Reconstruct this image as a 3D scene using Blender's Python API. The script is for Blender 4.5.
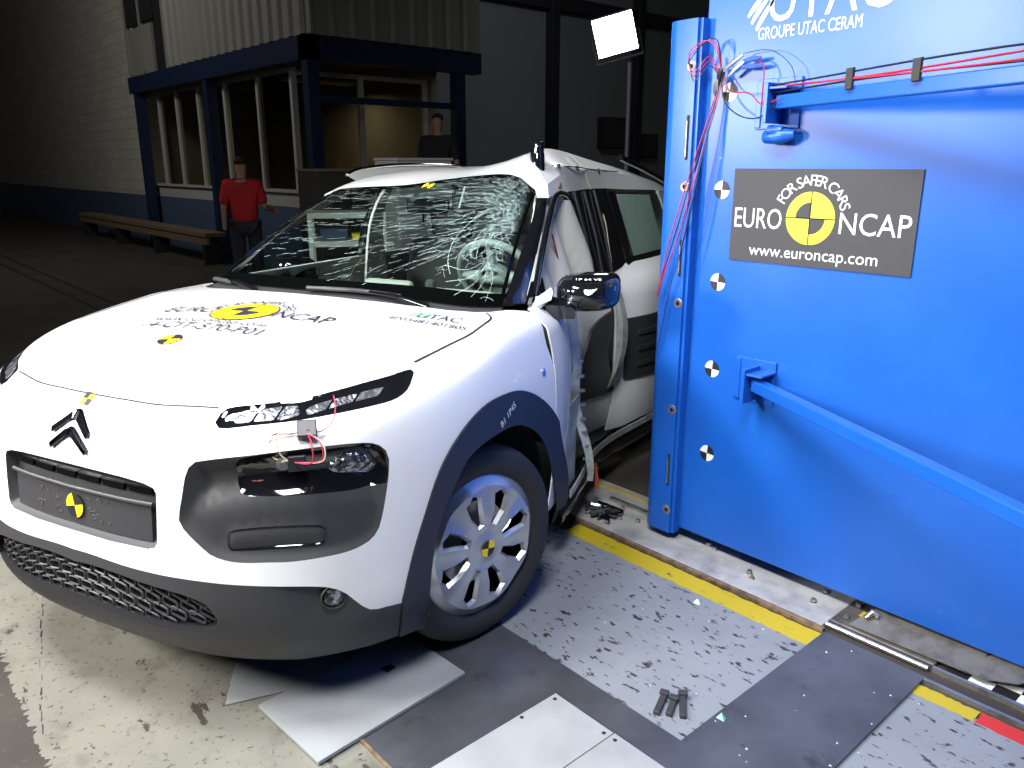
import bpy, bmesh, math, random
import numpy as np
from mathutils import Vector, Matrix
from mathutils.geometry import delaunay_2d_cdt
rng = np.random.default_rng(7); random.seed(7)
for o in list(bpy.data.objects): bpy.data.objects.remove(o)
SC = bpy.context.scene; COL = SC.collection
R_ = math.radians

# ------------------------------------------------------------------ camera
cam = bpy.data.cameras.new('camera'); cam.sensor_width = 36; cam.lens = 36*790/1024; cam.clip_start = .02; cam.clip_end = 200
camo = bpy.data.objects.new('camera', cam); COL.objects.link(camo)
camo.location = (2.567, -1.218, 1.512)
camo.rotation_euler = (R_(90-15.55), 0, R_(48.5)); SC.camera = camo
# ------------------------------------------------------------------ world, lights, exposure
SC.view_settings.view_transform = 'Standard'; SC.view_settings.look = 'None'; SC.view_settings.gamma = 1
SC.view_settings.exposure = 0.0; SC.view_settings.use_curve_mapping = False
w = bpy.data.worlds.new('world'); SC.world = w; w.use_nodes = True
w.node_tree.nodes['Background'].inputs[0].default_value = (.55, .65, 1, 1); w.node_tree.nodes['Background'].inputs[1].default_value = .012
def area(name, loc, target, size, power, col=(1, 1, 1), spread=180, sy=None):
    l = bpy.data.lights.new(name, 'AREA'); l.energy = power; l.color = col; l.size = size; l.spread = R_(spread)
    if sy: l.shape = 'RECTANGLE'; l.size_y = sy
    o = bpy.data.objects.new(name, l); COL.objects.link(o); o.location = loc
    o.rotation_euler = (Vector(target)-Vector(loc)).to_track_quat('-Z', 'Y').to_euler(); return o
area('flood_front', (-.1, -3.4, 2.6), (.7, .2, .6), .6, 98, (1, .97, .93), 130)
area('flood_side', (-1.9, -3.0, 2.1), (.1, .3, .8), .5, 84, (1, .97, .94), 130)
area('ceiling_bank', (.1, -1.75, 4.7), (.3, .2, .4), 1.6, 125, (.95, .97, 1), 115, .9)
area('ceiling_bank', (2.35, -1.25, 3.95), (.9, .9, .5), 1.0, 85, (.95, .97, 1), 120, 1.0)  # unseen second bank, placed to brighten the driver side and rear window
area('hall_fill', (-9.5, -1.5, 6.6), (-13, 4.0, 1.2), 1.5, 110, (1, .97, .9), 150)  # added unseen fill, lifts the left wall and booth out of the dark
area('hall_fill', (-6.0, 9.0, 7.0), (-10.5, 12.0, 1.5), 1.5, 55, (.9, .95, 1), 150)  # added unseen fill for the grey back wall
area('booth_fill', (-9.6, 5.4, 2.70), (-9.6, 5.4, 0), .4, 14, (1, .85, .6), 170, 1.2)  # fill light added inside the booth so its walls don't go black
# ------------------------------------------------------------------ helpers
class MB:
    def __init__(s): s.v = []; s.f = []; s.m = []
    def add(s, V, F, m=0):
        b = len(s.v); s.v += [tuple(map(float, v)) for v in V]; s.f += [tuple(int(i)+b for i in f) for f in F]; s.m += [m]*len(F); return s
    def box(s, a, b, m=0, M=None):
        x0, y0, z0 = a; x1, y1, z1 = b
        V = [(x0,y0,z0),(x1,y0,z0),(x1,y1,z0),(x0,y1,z0),(x0,y0,z1),(x1,y0,z1),(x1,y1,z1),(x0,y1,z1)]
        if M is not None: V = [M @ Vector(v) for v in V]
        return s.add(V, [(0,3,2,1),(4,5,6,7),(0,1,5,4),(1,2,6,5),(2,3,7,6),(3,0,4,7)], m)
    def tube(s, P, r, n=8, closed=False, m=0, cap=True):
        P = [np.array(p, float) for p in P]; N = len(P); rr = [r]*N if np.isscalar(r) else r
        up = np.array([.1, .2, 1.0]); rings = []
        for i in range(N):
            t = (P[(i+1) % N]-P[i-1]) if closed else P[min(i+1, N-1)]-P[max(i-1, 0)]
            t = t/(np.linalg.norm(t)+1e-9)
            a = np.cross(up, t)
            if np.linalg.norm(a) < 1e-3: a = np.cross((1, 0, 0), t)
            a /= np.linalg.norm(a); b = np.cross(t, a); up = np.cross(t, a) if i else np.cross(t, a); up = b
            rings.append([P[i]+rr[i]*(math.cos(2*math.pi*k/n)*a+math.sin(2*math.pi*k/n)*b) for k in range(n)])
        V = [v for q in rings for v in q]; F = []
        for i in range(N if closed else N-1):
            j = (i+1) % N
            for k in range(n): F.append((i*n+k, i*n+(k+1) % n, j*n+(k+1) % n, j*n+k))
        if cap and not closed: F.append(tuple(range(n-1, -1, -1))); F.append(tuple((N-1)*n+k for k in range(n)))
        return s.add(V, F, m)
    def lathe(s, prof, n=32, M=None, m=0, closed=False):   # prof (radius, axial); axis = +x
        V = []; F = []; K = len(prof)
        for i in range(n):
            a = 2*math.pi*i/n
            for r, x in prof: V.append(Vector((x, r*math.cos(a), r*math.sin(a))))
        for i in range(n):
            j = (i+1) % n
            for k in range(K-1): F.append((i*K+k, i*K+k+1, j*K+k+1, j*K+k))
        if M is not None: V = [M @ v for v in V]
        return s.add(V, F, m)
    def grid(s, G, m=0):
        G = np.asarray(G, float); a, b = G.shape[:2]; F = []
        for i in range(a-1):
            for j in range(b-1): F.append((i*b+j, i*b+j+1, (i+1)*b+j+1, (i+1)*b+j))
        return s.add(G.reshape(-1, 3), F, m)
    def prism(s, poly, fn, t0, t1, m=0):      # poly 2d, fn(u,v,t)->xyz
        n = len(poly); V = [fn(u, v, t0) for u, v in poly]+[fn(u, v, t1) for u, v in poly]
        F = [tuple(range(n-1, -1, -1)), tuple(range(n, 2*n))]+[(i, (i+1) % n, n+(i+1) % n, n+i) for i in range(n)]
        return s.add(V, F, m)
    def build(s, name, mat, parent=None, smooth=None, solid=0, bevel=0, kind=None, label=None, recalc=True):
        me = bpy.data.meshes.new(name); me.from_pydata(s.v, [], s.f)
        mats = mat if isinstance(mat, (list, tuple)) else [mat]
        for q in mats: me.materials.append(q)
        if len(mats) > 1: me.polygons.foreach_set('material_index', s.m)
        if recalc:
            bm = bmesh.new(); bm.from_mesh(me); bmesh.ops.recalc_face_normals(bm, faces=bm.faces); bm.to_mesh(me); bm.free()
        if solid:
            me.update(); nv = len(me.vertices); co = np.zeros(nv*3); me.vertices.foreach_get('co', co); co = co.reshape(-1, 3)
            no = np.array([v.normal[:] for v in me.vertices]); inn = co-no*solid; polys = [tuple(p.vertices) for p in me.polygons]; mi = [p.material_index for p in me.polygons]
            cnt = {}
            for p in polys:
                for i in range(len(p)):
                    e = (p[i], p[(i+1) % len(p)]); k = tuple(sorted(e)); cnt.setdefault(k, []).append(e)
            V = [tuple(v) for v in co]; F = list(polys); MI = list(mi)
            if recalc:
                V += [tuple(v) for v in inn]; F += [tuple(i+nv for i in p[::-1]) for p in polys]; MI += mi
            ring = {}
            def rv(i):
                if i not in ring: ring[i] = len(V); V.append(tuple(co[i])); V.append(tuple(inn[i]))
                return ring[i]
            for k, es in cnt.items():
                if len(es) == 1:
                    a_, b_ = es[0]; ra = rv(a_); rb = rv(b_); F.append((rb, ra, ra+1, rb+1)); MI.append(0)
            mats_ = list(me.materials); me = bpy.data.meshes.new(name); me.from_pydata(V, [], F)
            for q in mats_: me.materials.append(q)
            me.polygons.foreach_set('material_index', MI)
        if smooth is not None:
            me.polygons.foreach_set('use_smooth', [True]*len(me.polygons)); me.set_sharp_from_angle(angle=R_(smooth))
        o = bpy.data.objects.new(name, me); COL.objects.link(o)
        if parent is not None: o.parent = parent
        if bevel:
            d = o.modifiers.new('b', 'BEVEL'); d.width = bevel; d.segments = 2; d.limit_method = 'ANGLE'
        if kind: o['kind'] = kind
        if label: o['label'] = label
        return o
def tag(o, label, cat, group=None):
    o['label'] = label; o['category'] = cat
    if group: o['group'] = group
    return o
def thing(name, label, cat, loc=(0, 0, 0), rz=0, group=None):
    o = bpy.data.objects.new(name, None); COL.objects.link(o); o.location = loc; o.rotation_euler = (0, 0, rz)
    o.empty_display_size = .1
    return tag(o, label, cat, group)
def struct(o): o['kind'] = 'structure'; return o

# ------------------------------------------------------------------ materials
def mat(name, col, rough=.5, metal=0, coat=0, spec=.5, noise=None, bump=None, emit=None, trans=0):
    """noise=(scale, colour2, lo, hi, detail, stretch)   bump=(scale, strength)"""
    m = bpy.data.materials.new(name); m.use_nodes = True; N = m.node_tree.nodes; L = m.node_tree.links; b = N['Principled BSDF']
    b.inputs['Base Color'].default_value = (*col, 1); b.inputs['Roughness'].default_value = rough; b.inputs['Metallic'].default_value = metal
    b.inputs['Coat Weight'].default_value = coat; b.inputs['Coat Roughness'].default_value = .05; b.inputs['Specular IOR Level'].default_value = spec
    if emit: b.inputs['Emission Color'].default_value = (*emit[0], 1); b.inputs['Emission Strength'].default_value = emit[1]
    tc = N.new('ShaderNodeTexCoord'); last = None
    for q in (noise if isinstance(noise, list) else [noise] if noise else []):
        sc, c2, lo, hi, det, st = q
        mp = N.new('ShaderNodeMapping'); mp.inputs['Scale'].default_value = st; mp.inputs['Location'].default_value = (random.random()*9, random.random()*9, 0)
        n = N.new('ShaderNodeTexNoise'); n.inputs['Scale'].default_value = sc; n.inputs['Detail'].default_value = det; n.inputs['Roughness'].default_value = .62
        r = N.new('ShaderNodeMapRange'); r.inputs[1].default_value = lo; r.inputs[2].default_value = hi; r.clamp = True
        x = N.new('ShaderNodeMix'); x.data_type = 'RGBA'; x.inputs[7].default_value = (*c2, 1)
        L.new(tc.outputs['Object'], mp.inputs[0]); L.new(mp.outputs[0], n.inputs['Vector']); L.new(n.outputs[0], r.inputs[0]); L.new(r.outputs[0], x.inputs[0])
        if last: L.new(last, x.inputs[6])
        else: x.inputs[6].default_value = (*col, 1)
        last = x.outputs[2]
    if last: L.new(last, b.inputs['Base Color'])
    if bump:
        n = N.new('ShaderNodeTexNoise'); n.inputs['Scale'].default_value = bump[0]; n.inputs['Detail'].default_value = 4
        q = N.new('ShaderNodeBump'); q.inputs['Strength'].default_value = bump[1]; q.inputs['Distance'].default_value = .01
        L.new(tc.outputs['Object'], n.inputs['Vector']); L.new(n.outputs[0], q.inputs['Height']); L.new(q.outputs[0], b.inputs['Normal'])
    return m
def glass(name, tint, refl=1.45):
    m = bpy.data.materials.new(name); m.use_nodes = True; N = m.node_tree.nodes; L = m.node_tree.links; N.remove(N['Principled BSDF'])
    t = N.new('ShaderNodeBsdfTransparent'); t.inputs[0].default_value = (*tint, 1)
    g = N.new('ShaderNodeBsdfGlossy'); g.inputs['Roughness'].default_value = .02
    lw = N.new('ShaderNodeLayerWeight'); lw.inputs[0].default_value = .5; pw = N.new('ShaderNodeMath'); pw.operation = 'POWER'; pw.inputs[1].default_value = 4.5
    ml = N.new('ShaderNodeMath'); ml.operation = 'MULTIPLY_ADD'; ml.inputs[1].default_value = .7; ml.inputs[2].default_value = ((refl-1)/(refl+1))**2; x = N.new('ShaderNodeMixShader')
    L.new(lw.outputs['Facing'], pw.inputs[0]); L.new(pw.outputs[0], ml.inputs[0])
    L.new(ml.outputs[0], x.inputs[0]); L.new(t.outputs[0], x.inputs[1]); L.new(g.outputs[0], x.inputs[2]); L.new(x.outputs[0], N['Material Output'].inputs[0])
    return m
def brick(name, c1, c2, mortar, scale, rot):
    m = mat(name, c1, .85); N = m.node_tree.nodes; L = m.node_tree.links
    tc = N.new('ShaderNodeTexCoord'); mp = N.new('ShaderNodeMapping'); mp.inputs['Rotation'].default_value = rot
    b = N.new('ShaderNodeTexBrick'); b.inputs['Scale'].default_value = scale; b.inputs['Color1'].default_value = (*c1, 1); b.inputs['Color2'].default_value = (*c2, 1); b.inputs['Mortar'].default_value = (*mortar, 1)
    b.inputs['Mortar Size'].default_value = .012; b.inputs['Brick Width'].default_value = .44; b.inputs['Row Height'].default_value = .2
    L.new(tc.outputs['Object'], mp.inputs[0]); L.new(mp.outputs[0], b.inputs['Vector']); L.new(b.outputs[0], N['Principled BSDF'].inputs['Base Color'])
    return m
M = dict(
 paint=mat('white_paint', (.80, .80, .80), .32, coat=.8), inner_metal=mat('primed_metal', (.48, .52, .50), .4, .3, noise=(14, (.28, .31, .30), .45, .7, 5, (1, 1, 1))),
 plastic=mat('black_plastic', (.036, .036, .039), .5, bump=(900, .08)), clad=mat('cladding_plastic', (.020, .024, .040), .5, bump=(900, .08)),
 gloss=mat('gloss_black', (.006, .006, .008), .06, coat=1), seam=mat('shut_line', (.02, .02, .02), .6),
 rubber=mat('tyre_rubber', (.018, .018, .019), .62, bump=(60, .1)), hub=mat('hubcap_silver', (.50, .52, .56), .28, .75),
 chrome=mat('chrome', (.8, .8, .82), .08, 1), blackchrome=mat('dark_chrome', (.10, .09, .12), .12, 1),
 reflector=mat('lamp_reflector', (.42, .44, .46), .14, .85, noise=(60, (.07, .07, .08), .42, .58, 2, (1, 1, 1)), bump=(60, 1.0)), clear=mat('lamp_clear', (.10, .105, .115), .12, .7, noise=(45, (.4, .42, .45), .55, .62, 2, (1, 1, 1)), bump=(90, .8)),
 cell=mat('lamp_cell', (.10, .105, .115), .2, .5, noise=(40, (.26, .27, .29), .5, .62, 2, (1, 1, 1)), bump=(60, .4)), amber=mat('amber_lens', (.30, .12, .10), .2, .4, bump=(80, .5)), dark=mat('dark_interior', (.010, .010, .011), .8, spec=.1), printb=mat('black_print', (.003, .003, .003), .9, spec=0), steeld=mat('dull_steel', (.26, .24, .21), .45, .7, noise=(14, (.14, .12, .10), .45, .7, 6, (1, 1, 1))), under=mat('underbody', (.015, .015, .015), .8),
 yellow=mat('target_yellow', (.80, .62, .01), .5), black=mat('target_black', (.015, .015, .015), .5), white=mat('target_white', (.8, .8, .8), .5),
 ink=mat('ink', (.02, .015, .04), .6), green=mat('green_ink', (.10, .40, .18), .6),
 glass=glass('windscreen_glass', (.74, .86, .82)), sideglass=glass('side_glass', (.86, .95, .93), 1.55), crack=mat('crack_white', (.52, .70, .66), .5), trimw=mat('pillar_trim', (.75, .75, .72), .6),
 beige=mat('beige_trim', (.34, .33, .29), .6), seatm=mat('seat_cloth', (.05, .05, .052), .9), bag=mat('airbag_cloth', (.62, .60, .54), .8, bump=(14, .5)), wheelgrey=mat('steering_grey', (.22, .24, .23), .5),
 blue=mat('barrier_blue', (.0095, .100, .47), .31, spec=.42, bump=(420, .035), noise=[(3.5, (.013, .118, .51), .45, .8, 6, (1, 1, 1)), (18, (.11, .25, .66), .68, .74, 9, (1, 1, 1))]),
 bluedark=mat('bolt_hole', (.25, .25, .27), .45, .6), steel=mat('bare_steel', (.55, .53, .5), .3, .9, noise=(20, (.3, .28, .26), .5, .7, 6, (1, 1, 1))),
 sign=mat('sign_grey', (.055, .055, .060), .55, spec=.25), signwhite=mat('sign_white', (.82, .82, .82), .5), signyellow=mat('sign_yellow', (.78, .72, .03), .5),
 wred=mat('wire_red', (.42, .02, .05), .4), wblack=mat('wire_black', (.015, .015, .02), .4), wblue=mat('connector_blue', (.05, .10, .45), .4), wwhite=mat('wire_white', (.6, .55, .42), .5),
 concrete=mat('dark_concrete', (.050, .042, .034), .75, noise=[(2.2, (.028, .024, .02), .4, .7, 8, (1, 1, 1)), (30, (.09, .08, .06), .6, .75, 4, (1, 1, 1))]),
 cream=mat('cream_paint', (.195, .19, .158), .5, noise=[(3, (.165, .16, .135), .4, .7, 6, (1, 1, 1)), (7, (.12, .113, .092), .52, .70, 9, (1, 1, 1)), (55, (.07, .06, .045), .60, .635, 9, (1, .8, 1)), (14, (.05, .042, .035), .635, .655, 11, (.35, 1, 1))]),
 grey=mat('grey_paint', (.225, .240, .262), .42, noise=[(4, (.19, .205, .225), .4, .7, 6, (1, 1, 1)), (42, (.045, .035, .032), .592, .615, 10, (.5, 1, 1)), (15, (.06, .045, .04), .64, .66, 10, (.3, 1, 1))]),
 yline=mat('yellow_line', (.46, .35, .015), .5, noise=[(30, (.07, .055, .03), .62, .68, 9, (.5, 1, 1))]),
 rline=mat('red_line', (.52, .03, .02), .45, noise=[(30, (.35, .25, .2), .66, .72, 9, (1, 1, 1))]),
 plate=mat('dark_steel', (.085, .088, .098), .36, .5, noise=[(2.6, (.16, .165, .185), .4, .75, 7, (1, 1, 1)), (7, (.05, .043, .04), .58, .72, 9, (1, 1, 1))], bump=(30, .06)),
 rust=mat('rusty_edge', (.24, .165, .10), .7, .2, noise=(30, (.06, .04, .03), .4, .7, 6, (1, 1, 1))),
 alu=mat('alu_plate', (.52, .51, .49), .42, .25, noise=[(5, (.26, .25, .25), .45, .7, 8, (1, 1, 1)), (3, (.09, .08, .075), .66, .75, 9, (.7, 1, 1))]),
 board=mat('white_board', (.30, .312, .32), .6, noise=[(5, (.24, .25, .258), .4, .7, 8, (1, 1, 1)), (60, (.20, .20, .20), .66, .74, 8, (1, 1, 1))]),
 boardedge=mat('board_edge', (.40, .36, .30), .8),
 brickwhite=brick('white_brick', (.50, .48, .42), (.44, .42, .37), (.36, .35, .32), 1.0, (R_(90), 0, 0)),
 brickgrey=brick('grey_brick', (.25, .25, .24), (.21, .21, .20), (.17, .17, .17), 1.0, (R_(90), 0, R_(90))),
 dado=mat('blue_dado', (.060, .095, .17), .6), bgblue=mat('frame_blue', (.008, .017, .055), .5), bgwhite=mat('frame_white', (.40, .40, .38), .6),
 cladpanel=mat('cladding_grey', (.26, .26, .235), .5, .1), bgdark=mat('dark_beam', (.012, .012, .016), .7), ceil=mat('dark_ceiling', (.012, .012, .014), .9),
 bgglass=glass('booth_glass', (.7, .7, .65)), boothin=mat('booth_inside', (.20, .17, .12), .8), shirt=mat('red_shirt', (.50, .012, .02), .8), skin=mat('skin', (.42, .24, .17), .6),
 trouser=mat('dark_trousers', (.02, .02, .025), .9), hair=mat('dark_hair', (.02, .015, .01), .8), wood=mat('brown_wood', (.16, .11, .07), .7), boxw=mat('white_box', (.45, .45, .44), .6), orange=mat('orange_cloth', (.35, .13, .05), .8),
 lampdim=mat('tube_face', (1, 1, 1), .5, emit=((.9, .95, 1), .5)), lampface=mat('flood_face', (1, 1, 1), .5, emit=((1, .98, 1), 14)), rack=mat('rack_white', (.48, .48, .44), .5), bluebox=mat('blue_box', (.03, .05, .10), .6),
 wood_dark=mat('dark_panel', (.03, .028, .026), .7), hazard=mat('red_plastic', (.45, .06, .04), .4), greenbit=mat('green_glass', (.25, .5, .42), .2),
)
# ------------------------------------------------------------------ text
_tc = {}
def text2d(s, size=1.0, ax='CENTER'):
    k = (s, ax)
    if k not in _tc:
        cu = bpy.data.curves.new('t', 'FONT'); cu.body = s; cu.align_x = ax; cu.align_y = 'CENTER'; cu.resolution_u = 3
        ob = bpy.data.objects.new('t', cu); me = ob.to_mesh()
        V = np.array([v.co[:2] for v in me.vertices]) if len(me.vertices) else np.zeros((0, 2)); F = [tuple(p.vertices) for p in me.polygons]
        ob.to_mesh_clear(); bpy.data.objects.remove(ob); bpy.data.curves.remove(cu); _tc[k] = (V, F)
    V, F = _tc[k]; return V*size, F
def put_text(mb, s, size, fn, at=(0, 0), rot=0, ax='CENTER', m=0, width=None, sub=False):
    V, F = text2d(s, size, ax)
    if not len(V): return
    V = V.copy()
    if width: V[:, 0] *= width/(V[:, 0].max()-V[:, 0].min())
    c, q = math.cos(rot), math.sin(rot)
    mb.add([fn(at[0]+c*x-q*y, at[1]+q*x+c*y) for x, y in V], F, m)
def arc_text(mb, s, size, fn, at, r, a0, a1, m=0):
    wd = []
    for ch in s:
        V, _ = text2d(ch, size); wd.append((V[:, 0].max()-V[:, 0].min() if len(V) else size*.18)+size*.13)
    cum = np.cumsum(wd)-np.array(wd)/2; cum = (cum-cum[0])/(cum[-1]-cum[0])
    for i, ch in enumerate(s):
        if ch == ' ': continue
        a = a0+(a1-a0)*cum[i]
        put_text(mb, ch, size, fn, (at[0]+r*math.cos(a), at[1]+r*math.sin(a)), a-math.pi/2, m=m)
def disc(mb, fn, at, r, m=0, a0=0, a1=2*math.pi, r0=0, n=24):
    n = max(4, int(n*(a1-a0)/(2*math.pi))); V = []; F = []
    for i in range(n+1):
        a = a0+(a1-a0)*i/n; V += [fn(at[0]+r*math.cos(a), at[1]+r*math.sin(a)), fn(at[0]+r0*math.cos(a), at[1]+r0*math.sin(a))]
    for i in range(n): F.append((2*i, 2*i+2, 2*i+3, 2*i+1))
    mb.add(V, F, m)
def target(mb, fn, at, r, ma=0, mb_=1, rot=0):
    for k in range(4): disc(mb, fn, at, r, ma if k % 2 else mb_, rot+k*math.pi/2, rot+(k+1)*math.pi/2, 0, 24)
# ------------------------------------------------------------------ car: front clip surface (car frame: nose -y, driver side +x)
def spline(pts):
    x=np.array([p[0] for p in pts],float);y=np.array([p[1] for p in pts],float)
    n=len(x);h=np.diff(x);A=np.zeros((n,n));b=np.zeros(n);A[0,0]=A[-1,-1]=1
    for i in range(1,n-1):
        A[i,i-1]=h[i-1];A[i,i]=2*(h[i-1]+h[i]);A[i,i+1]=h[i];b[i]=6*((y[i+1]-y[i])/h[i]-(y[i]-y[i-1])/h[i-1])
    M=np.linalg.solve(A,b)
    def f(t):
        t=np.clip(np.asarray(t,float),x[0],x[-1]);i=np.clip(np.searchsorted(x,t)-1,0,n-2)
        d=t-x[i];e=x[i+1]-t;hh=h[i]
        return M[i]*e**3/(6*hh)+M[i+1]*d**3/(6*hh)+(y[i]/hh-M[i]*hh/6)*e+(y[i+1]/hh-M[i+1]*hh/6)*d
    return f
WZ=spline([(.10,.79),(.3,.845),(.5,.865),(.7,.870),(.85,.860),(.95,.838),(1.08,.80)])
FZ=spline([(.10,-.66),(.2,-.775),(.27,-.85),(.33,-.888),(.4,-.897),(.5,-.885),(.65,-.870),(.80,-.848),(.9,-.815),(1.0,-.75),(1.1,-.62)])
HZ=spline([(-1.0,.79),(-.9,.85),(-.78,.915),(-.65,.968),(-.495,1.011),(-.19,1.045),(.2,1.056),(.7,1.065)])
NEXP=2.8;Y0=.12
def body(x,y,z):
    W=WZ(z);F=FZ(z);ax=np.abs(x)
    s=((ax/W)**NEXP+(np.maximum(0,Y0-y)/(Y0-F))**NEXP)**(1/NEXP)-1
    s=s*.86
    fr=np.clip((.1-y)/.7,0,1)
    t=z-(HZ(y)-(.034+.05*fr)*(x/.7)**2)
    k=.055+.02*fr
    h=np.clip(.5+.5*(s-t)/k,0,1)
    return t*(1-h)+s*h+k*h*(1-h)
CEN=np.array([0,.40,.45])
def pq2dir(p,q):
    rho=np.hypot(p,q)*np.pi/2;phi=np.arctan2(p,-q)
    return np.stack([np.sin(rho)*np.sin(phi),-np.sin(rho)*np.cos(phi),np.cos(rho)],-1)
def pq2xyz(p,q):
    p=np.asarray(p,float);q=np.asarray(q,float);D=pq2dir(p,q)
    lo=np.full(p.shape,.1);hi=np.full(p.shape,1.9)
    for _ in range(36):
        m=(lo+hi)/2;P=CEN+D*m[...,None];ins=body(P[...,0],P[...,1],P[...,2])<0
        lo=np.where(ins,m,lo);hi=np.where(ins,hi,m)
    return CEN+D*lo[...,None]
def xyz2pq(P):
    d=np.asarray(P,float)-CEN;hor=np.hypot(d[...,0],d[...,1]);rho=np.arctan2(hor,d[...,2])/(np.pi/2);phi=np.arctan2(d[...,0],-d[...,1])
    return np.stack([rho*np.sin(phi),-rho*np.cos(phi)],-1)

TR={
'lamp':[[0.2719, -0.7302], [0.2709, -0.721], [0.2777, -0.7074], [0.3278, -0.6782], [0.3782, -0.6421], [0.409, -0.6125], [0.439, -0.5789], [0.4749, -0.5331], [0.5033, -0.4905], [0.5116, -0.5067], [0.5144, -0.5289], [0.5077, -0.5513], [0.4908, -0.5759], [0.4542, -0.6154], [0.4105, -0.6546], [0.3716, -0.6836], [0.3302, -0.7089], [0.3019, -0.7253], [0.2823, -0.7336]],
'lamp_lens_a':[[0.2925, -0.7126], [0.3072, -0.6967], [0.3721, -0.6538], [0.3873, -0.6615], [0.3647, -0.6816], [0.3008, -0.7181]],
'lamp_lens_b':[[0.3887, -0.6506], [0.4035, -0.6325], [0.4456, -0.5882], [0.4791, -0.5491], [0.4796, -0.5669], [0.4554, -0.5946], [0.3969, -0.6571]],
'module':[[0.2806, -0.7761], [0.2648, -0.7853], [0.257, -0.8013], [0.2578, -0.8317], [0.2583, -0.8631], [0.2742, -0.8732], [0.3028, -0.8811], [0.3306, -0.8853], [0.3732, -0.8763], [0.4248, -0.8538], [0.4747, -0.8289], [0.5407, -0.7854], [0.5741, -0.7527], [0.5854, -0.7271], [0.581, -0.7031], [0.5703, -0.6763], [0.5555, -0.6462], [0.5404, -0.627], [0.5233, -0.6243], [0.5023, -0.6327], [0.461, -0.6637], [0.4062, -0.7026], [0.345, -0.7416]],
'gloss':[[0.328, -0.7605], [0.3286, -0.7548], [0.351, -0.7396], [0.4016, -0.7063], [0.4476, -0.6732], [0.4918, -0.6405], [0.5179, -0.6269], [0.5381, -0.6306], [0.5605, -0.6584], [0.5378, -0.6844], [0.5051, -0.7108], [0.4278, -0.7587], [0.3595, -0.7922], [0.3427, -0.7902], [0.3349, -0.7815]],
'cluster':[[0.463, -0.6667], [0.4929, -0.6421], [0.5187, -0.6297], [0.537, -0.6349], [0.5475, -0.6517], [0.5234, -0.6715], [0.4815, -0.6971], [0.4629, -0.6975], [0.4666, -0.6846]],
'turn':[[0.3518, -0.7781], [0.387, -0.7593], [0.4303, -0.7396], [0.4433, -0.7395], [0.4374, -0.7493], [0.4004, -0.7694], [0.3593, -0.7894]],
'bumpoval':[[0.3471, -0.8548], [0.3481, -0.8452], [0.3689, -0.8325], [0.4791, -0.7748], [0.4961, -0.7702], [0.5031, -0.7754], [0.5045, -0.786], [0.491, -0.7982], [0.3667, -0.863], [0.3528, -0.8642]],
'bumptop':[[-0.2899, -0.9242], [-0.1127, -0.9604], [0.0149, -0.9712], [0.1284, -0.9647], [0.2244, -0.9499], [0.3061, -0.9292], [0.3788, -0.9059], [0.4528, -0.8765], [0.5261, -0.8443], [0.5631, -0.8328], [0.591, -0.8333], [0.6378, -0.8357], [0.6702, -0.8169], [0.7041, -0.7963]],
'grille':[[0.0144, -0.9876], [0.1806, -0.9737], [0.3121, -0.9529], [0.35, -0.9575], [0.363, -0.9713], [0.346, -0.987], [0.2924, -1.0075], [0.229, -1.0227], [0.1255, -1.0374], [0.0028, -1.0432]],
'plate':[[-0.2131, -0.8372], [0.0254, -0.8538], [0.1842, -0.8392], [0.2075, -0.841], [0.2209, -0.9135], [0.2027, -0.9234], [0.0173, -0.9437]],
'archo':[[0.7048, -0.7889], [0.6794, -0.7171], [0.6627, -0.6529], [0.6428, -0.574], [0.6415, -0.4987], [0.6557, -0.4117], [0.6816, -0.3349], [0.7186, -0.2446], [0.7811, -0.1374], [0.8493, -0.0363], [0.9181, 0.0448], [1.0046, 0.1071], [1.1183, 0.2236]],
'archi':[[0.7817, -0.7565], [0.736, -0.7009], [0.7039, -0.6334], [0.6913, -0.5502], [0.6925, -0.4935], [0.7243, -0.405], [0.7726, -0.2952], [0.8534, -0.1793], [0.9364, -0.1], [1.0514, -0.0181], [1.145, 0.0845]],
'hoodedge':[[0.5586, -0.2349], [0.5519, -0.306], [0.5378, -0.3621], [0.5192, -0.4227], [0.5003, -0.4742]],
'doorline':[[0.603, -0.0304], [0.67, -0.0538], [0.7278, -0.0328], [0.7844, -0.0264], [0.8454, -0.0144]],
'fog':[[0.5592, -0.8469]],
'target_badge':[[-0.0003, -0.766]],
'platet':[[-0.0011, -0.9023]],
'badge':[[-0.0055, -0.8063]],
'sensor':[[0.41, -0.6742]],
'sensor2':[[0.4171, -0.7163]],
'screw':[[0.7288, -0.1036]],
'hoodtext':[[-0.0006, -0.4978], [-0.2054, -0.5184], [0.25, -0.4708], [-0.1468, -0.5968], [0.1669, -0.5689], [0.0004, -0.6438], [0.4387, -0.2981], [0.5176, -0.2379], [0.3651, -0.3518], [0.5238, -0.3052]],
'archtext':[[0.7256, -0.3535]],
}

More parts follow.
